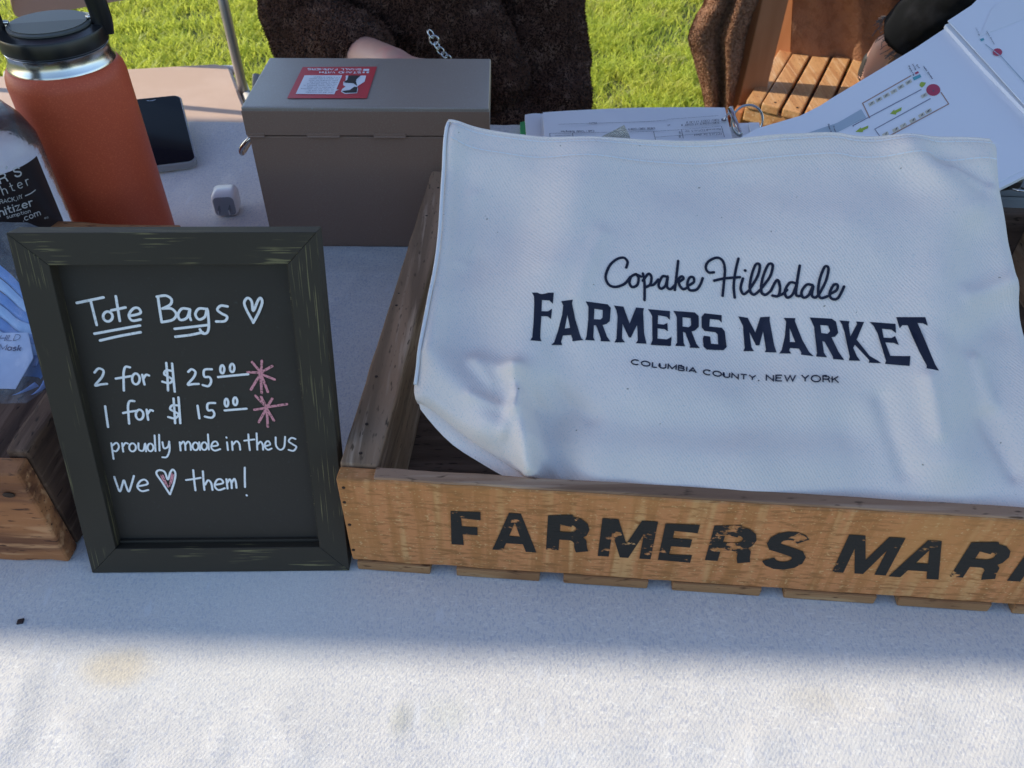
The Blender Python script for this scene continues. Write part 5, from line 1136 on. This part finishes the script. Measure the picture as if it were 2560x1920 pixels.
part('leg', slab(FL+du*.44+dw*.02-cz*(TZ+Zc), du*.05, dw*.045, cz*(TZ+Zc-.055), .003), m_patio, pc)
# blanket: outside drape
bl = thing('blanket', 'fuzzy brown fleece blanket draped over the side and inside of the wooden chair', 'blanket', np.array([.66, 2.0, .45]))
Lc = smooth_line([(1800, -140), (1764, 0), (1740, 45), (1722, 95), (1732, 140), (1755, 225), (1772, 330)], 6); Rc = smooth_line([(1940, -140), (1908, 0), (1897, 45), (1886, 95), (1876, 140), (1856, 225), (1838, 330)], 6)
def blf(s, t):
    i = t*(len(Lc)-1); k = min(int(i), len(Lc)-2); f_ = i-k; a = Lc[k]*(1-f_)+Lc[k+1]*f_; b = Rc[k]*(1-f_)+Rc[k+1]*f_; q = a*(1-s)+b*s
    fold = .022*math.exp(-((s-.62-.05*t)/.10)**2)-.022*math.exp(-((s-.42-.04*t)/.10)**2)+.03*math.exp(-(s/.12)**2)*-1+.012*nz(s*4, t*3, 2)-.02*math.exp(-((s-.93)/.09)**2)
    return PY(q[0], q[1], 1.955-fold)
bv1 = gridmesh(blf, 60, 70); bv1 = (bv1[0], bv1[1])
def solid(VF, off):
    V, F = VF; n = len(V); return np.concatenate([V, V+off]), F+[tuple(i+n for i in f[::-1]) for f in F]
def inf(s, t):
    x0_, x1_ = 1966-30*0, 2330; a = np.array([x0_-18*t*4/4, 0]); px = (1990-14*t)*(1-s)+(2330)*s; py = -120+(300)*t+ s*40*t
    fold = .020*math.exp(-((s-.42-.1*t)/.08)**2)-.02*math.exp(-((s-.28-.05*t)/.08)**2)+.015*nz(s*5, t*3, 7)+.02*math.exp(-((s-.7)/.1)**2)
    return PY(px, py, 2.16-.05*s-fold)
iv = gridmesh(inf, 50, 50)
part('blanket_cloth', join(solid(bv1, np.array([0, .012, 0])), solid(iv, np.array([0, .012, 0]))), m_blanket, bl, True)
FRONT = np.array([0, -1., 0])
def orient(VF): 
    return VF
pile('fleece_pile', (bv1[0], bv1[1]), 50000, .0042, .0020, m_blanketfur, bl, droop=.3, curl=.8, toward=(0, -1, .3))

# ------------------------------------------------------------------ seated person in the brown plush coat
def PYv(px, py, y): return PY(px, py, y)
pe = thing('person', 'seated person in a dark brown plush coat, forearm resting behind the cash box', 'person', np.array([-.15, 1.55, 0]))
hips = np.array([-.15, 1.56, .52]); chest = np.array([-.17, 1.43, .98]); neck = np.array([-.17, 1.42, 1.16]); head = np.array([-.17, 1.36, 1.31])
shL, shR = np.array([-.335, 1.45, 1.06]), np.array([.02, 1.45, 1.06])
elL = PY(800, 108, 1.33); wrL = PY(990, 172, 1.07); hdL = PY(1110, 190, .99)
elR = PY(1345, 238, 1.36); wrR = PY(1230, 330, 1.14); hdR = PY(1130, 330, 1.04)
elR = elR+[0, 0, .0]; wrR = np.array([-.02, 1.22, TZ-.15]); hdR = np.array([-.09, 1.17, TZ-.18])
def hand(w0_, h0_, r=.009):
    d = h0_-w0_; d = d/np.linalg.norm(d); s_ = np.cross(d, cz); s_ /= np.linalg.norm(s_); n_ = np.cross(s_, d); ps = []
    ps.append(join(tube([w0_, w0_+d*.03, w0_+d*.06, w0_+d*.085], [.026, .030, .038, .040], 14, ry=[.020, .016, .014, .012])))
    for i, (o_, L_) in enumerate(((-.030, .066), (-.010, .078), (.011, .072), (.030, .056))):
        b = w0_+d*.08+s_*o_; p1 = b+d*L_*.45-cz*.004; p2 = p1+d*L_*.3-cz*.010; p3 = p2+d*L_*.2-cz*.012
        ps.append(join(capsule(b, p1, .0095, .0088, 10), capsule(p1, p2, .0088, .008, 10), capsule(p2, p3, .008, .0068, 10)))
    b = w0_+d*.03+s_*.026; p1 = b+d*.03+s_*.022-cz*.004; p2 = p1+d*.028+s_*.004-cz*.004; ps.append(join(capsule(b, p1, .012, .0105, 10), capsule(p1, p2, .0105, .0085, 10)))
    return join(*ps)
kneeL, kneeR = np.array([-.30, 1.14, .53]), np.array([0.0, 1.14, .53]); ankL, ankR = np.array([-.30, 1.2, .09]), np.array([0.0, 1.22, .09])
body = join(capsule(hips, chest, .13, .13), capsule(chest, neck, .10, .05), capsule(neck, head-[0, 0, .03], .052, .05), ball(head, (.078, .095, .115), 24, 18), ball(head+[0, -.094, -.012], (.013, .018, .022)), ball(head+[0, -.085, -.052], (.026, .012, .009)), ball(head+[0, -.07, -.09], (.03, .02, .02)),
            ball(head+[-.079, .0, -.01], (.010, .018, .028)), ball(head+[.079, .0, -.01], (.010, .018, .028)), capsule(shL, elL, .055, .042), capsule(elL, wrL, .038, .026), capsule(shR, elR, .055, .042), capsule(elR, wrR, .042, .029), hand(wrL, hdL), hand(wrR, hdR),
            capsule(hips+[-.09, 0, 0], kneeL, .09, .06), capsule(hips+[.09, 0, 0], kneeR, .09, .06), capsule(kneeL, ankL, .058, .04), capsule(kneeR, ankR, .058, .04), capsule(shL, shR, .06, .06))
part('body', remeshed(body, .0065, 4), m_skin, pe, True)
for sg in (-1, 1): part('eye', ball(head+[.030*sg, -.086, .012], .011, 12, 8), m_eye, pe, True)
midL = elL*.52+wrL*.48
shc = lambda p: np.array(p)
def coat_disp(p):
    v = Vector(p); return .012*mnoise.noise(v*8)+.007*mnoise.noise(Vector((p[0]*12+p[2]*14, p[1]*16, p[2]*24)))+.0025*mnoise.noise(v*70)
torso_c = join(capsule(hips+[0, -.02, .04], chest+[0, 0, .02], .175, .150), capsule(chest, chest+[0, .0, .13], .15, .10), capsule(shL, shR, .085, .085), capsule(np.array([-.17, 1.35, .92]), np.array([-.13, 1.33, .66]), .10, .10), capsule(PY(1180, 100, 1.33), PY(1250, 200, 1.30), .08, .06))
bend = elL+[.01, -.01, .02]
sleeve_l = join(capsule(shL, elL+[0, 0, .02], .086, .080), capsule(elL, midL, .072, .055), ball(midL, (.059, .059, .059)))
sleeve_r = join(capsule(shR, elR+[0, 0, .03], .082, .080), capsule(elR+[0, 0, .03], PY(1400, 262, 1.30), .078, .060), capsule(elR, wrR*.6+elR*.4, .070, .058))
coat_o = None
for nm, vf in (('coat', torso_c), ('coat_sleeve', sleeve_l), ('coat_sleeve', sleeve_r)):
    cvf = remeshed(vf, .007, 4, coat_disp); o_ = part(nm, cvf, m_coat, pe, True)
    pile('coat_pile', cvf, 60000 if nm == 'coat' else 42000, .0050, .0020, m_coatfur, pe, sel=lambda c: ((c[:, 2] > .5) & (c[:, 2] < 1.0) & (c[:, 1] < 1.5)).astype(float), droop=.3, curl=.9)
pants = join(capsule(hips+[-.09, 0, 0], kneeL, .105, .078), capsule(hips+[.09, 0, 0], kneeR, .105, .078), capsule(kneeL, ankL+[0, 0, .03], .076, .06), capsule(kneeR, ankR+[0, 0, .03], .076, .06), ball(hips, (.19, .15, .13)))
part('trousers', remeshed(pants, .012, 4), m_jeans, pe, True)
for a in (ankL, ankR): part('shoe', remeshed(join(capsule(a-[0, 0, .04], a+[0, -.14, -.05], .045, .035)), .01, 2), m_shoe, pe, True)
hp_ = []
for i in range(70):
    a = RNG.uniform(-2.6, 2.6); r0 = .082; p0 = head+np.array([sin(a)*r0*.9, cos(a)*.09, .06+.04*RNG.random()]); sd_ = 1 if p0[0] > head[0] else -1
    e = np.array([-.17+sd_*RNG.uniform(.03, .12), 1.30+RNG.uniform(-.04, .05), RNG.uniform(.86, .95)]); 
    m1 = head+np.array([sd_*.095, .01+.05*cos(a), -.06]); hp_.append(tube(smooth_line([p0, m1, (m1+e)/2+[sd_*.02, -.02, 0], e], 4), np.linspace(.010, .004, 13), 6))
hp_.append(ball(head+[0, .018, .030], (.090, .095, .105), 24, 16))
part('hair', join(*hp_), m_hair, pe, True)
tip = PY(1085, 2, 1.17)
for k in range(14):
    pass
# clip chain hanging from the coat
chn = thing('clip_chain', 'short silver chain with a clip hanging at the coat front', 'chain', PY(1085, 90, 1.16))
cpts = [PY(x, y, 1.15) for x, y in ((1072, 78), (1082, 92), (1088, 108), (1096, 120), (1106, 133), (1116, 141), (1124, 150))]
for i in range(len(cpts)-1):
    a, b = cpts[i], cpts[i+1]; c = (a+b)/2; d = (b-a); L_ = np.linalg.norm(d)*.68; d /= np.linalg.norm(d); s_ = np.cross(d, [0, 1, 0]) if i % 2 else np.cross(np.cross(d, [0, 1, 0]), d)*.6+np.cross(d, [0, 1, 0])*.4; s_ /= np.linalg.norm(s_)
    sc_ = 1.5 if i == 1 else 1
    part('link', tube([c+d*L_*cos(t)*(1.0)+s_*.0042*sc_*sin(t) for t in np.linspace(0, 2*pi, 17)[:-1]], .0011 if i != 1 else .0015, 8, closed=True), m_chain, chn, True)

# ------------------------------------------------------------------ second person: crossed leg in black jeans
p2 = thing('person', 'person in black ripped jeans with one leg crossed, beyond the site map', 'person', np.array([1.15, 1.95, 0]))
kn = PY(2520, -120, 1.80); ak = PY(2214, 118, 1.94); toe = PY(2166, 186, 1.96); hp2 = np.array([1.05, 2.25, .50])
kn2 = np.array([1.30, 1.75, .52]); ak2 = np.array([1.30, 1.8, .08])
ch2 = np.array([1.08, 2.28, 1.0]); hd2_ = np.array([1.06, 2.2, 1.33]); s2a, s2b = ch2+[-.19, 0, .08], ch2+[.19, 0, .08]
e2a, e2b = ch2+[-.24, -.12, -.18], ch2+[.24, -.12, -.18]; w2a, w2b = np.array([1.0, 1.98, .70]), np.array([1.22, 1.96, .66])
hpb = join(capsule(hp2, ch2, .13, .13), capsule(ch2, hd2_-[0, 0, .1], .09, .05), ball(hd2_, (.078, .095, .115), 24, 16), ball(hd2_+[0, -.094, -.012], (.013, .018, .022)), ball(hd2_+[-.079, 0, -.01], (.01, .018, .028)), ball(hd2_+[.079, 0, -.01], (.01, .018, .028)), ball(hd2_+[0, -.085, -.052], (.026, .012, .009)),
           capsule(s2a, e2a, .05, .042), capsule(e2a, w2a, .042, .028), capsule(s2b, e2b, .05, .042), capsule(e2b, w2b, .042, .028), hand(w2a, w2a+[.1, -.1, -.02]), hand(w2b, w2b+[-.1, -.1, -.02]),
           capsule(hp2, kn, .085, .06), capsule(kn, ak, .055, .025), capsule(ak, toe, .030, .022), capsule(hp2, kn2, .085, .06), capsule(kn2, ak2, .055, .036), capsule(ak2, ak2+[0, -.12, -.04], .03, .025))
part('body', remeshed(hpb, .0075, 3), m_skin, p2, True)
cuff = ak*.88+kn*.12
part('jeans', remeshed(join(capsule(hp2, kn, .105, .082), tube([kn, kn*.5+cuff*.5, cuff], [.082, .068, .056], 20), ball(kn, .082), capsule(hp2, kn2, .105, .08), capsule(kn2, ak2+[0, 0, .05], .078, .06), ball(hp2, (.19, .14, .12))), .009, 3, lambda p: .006*mnoise.noise(Vector(p)*22)), m_jeans, p2, True)
dk = (ak-kn)/np.linalg.norm(ak-kn); sk1 = np.cross(dk, cz); sk1 /= np.linalg.norm(sk1); sk2 = np.cross(dk, sk1); fr = []
for k in range(90):
    a = RNG.uniform(0, 2*pi); b = cuff+(sk1*cos(a)+sk2*sin(a))*.055-dk*.004; L_ = RNG.uniform(.008, .026)
    fr.append(tube([b, b+dk*L_*.5+RNG.normal(0, .002, 3), b+dk*L_+RNG.normal(0, .005, 3)], .0009, 4))
part('frayed_hem', join(*fr), m_denimfray, p2)
part('jumper', remeshed(join(capsule(hp2+[0, 0, .06], ch2, .16, .16), capsule(s2a, s2b, .075, .075), capsule(s2a, e2a, .07, .058), capsule(e2a, w2a, .056, .042), capsule(s2b, e2b, .07, .058), capsule(e2b, w2b, .056, .042)), .012, 3), m_jeans, p2, True)
part('shoe', remeshed(join(capsule(ak+dk*.035+[-.002, 0, -.008], toe, .022, .022)), .008, 2), m_shoe, p2, True)
part('shoe', remeshed(join(capsule(ak2-[0, 0, .03], ak2+[0, -.14, -.05], .04, .035)), .01, 2), m_shoe, p2, True)
for sg in (-1, 1): part('eye', ball(hd2_+[.030*sg, -.086, .012], .011, 12, 8), m_eye, p2, True)
part('hair', ball(hd2_+[0, .018, .030], (.090, .095, .105), 24, 16), m_hair, p2, True)
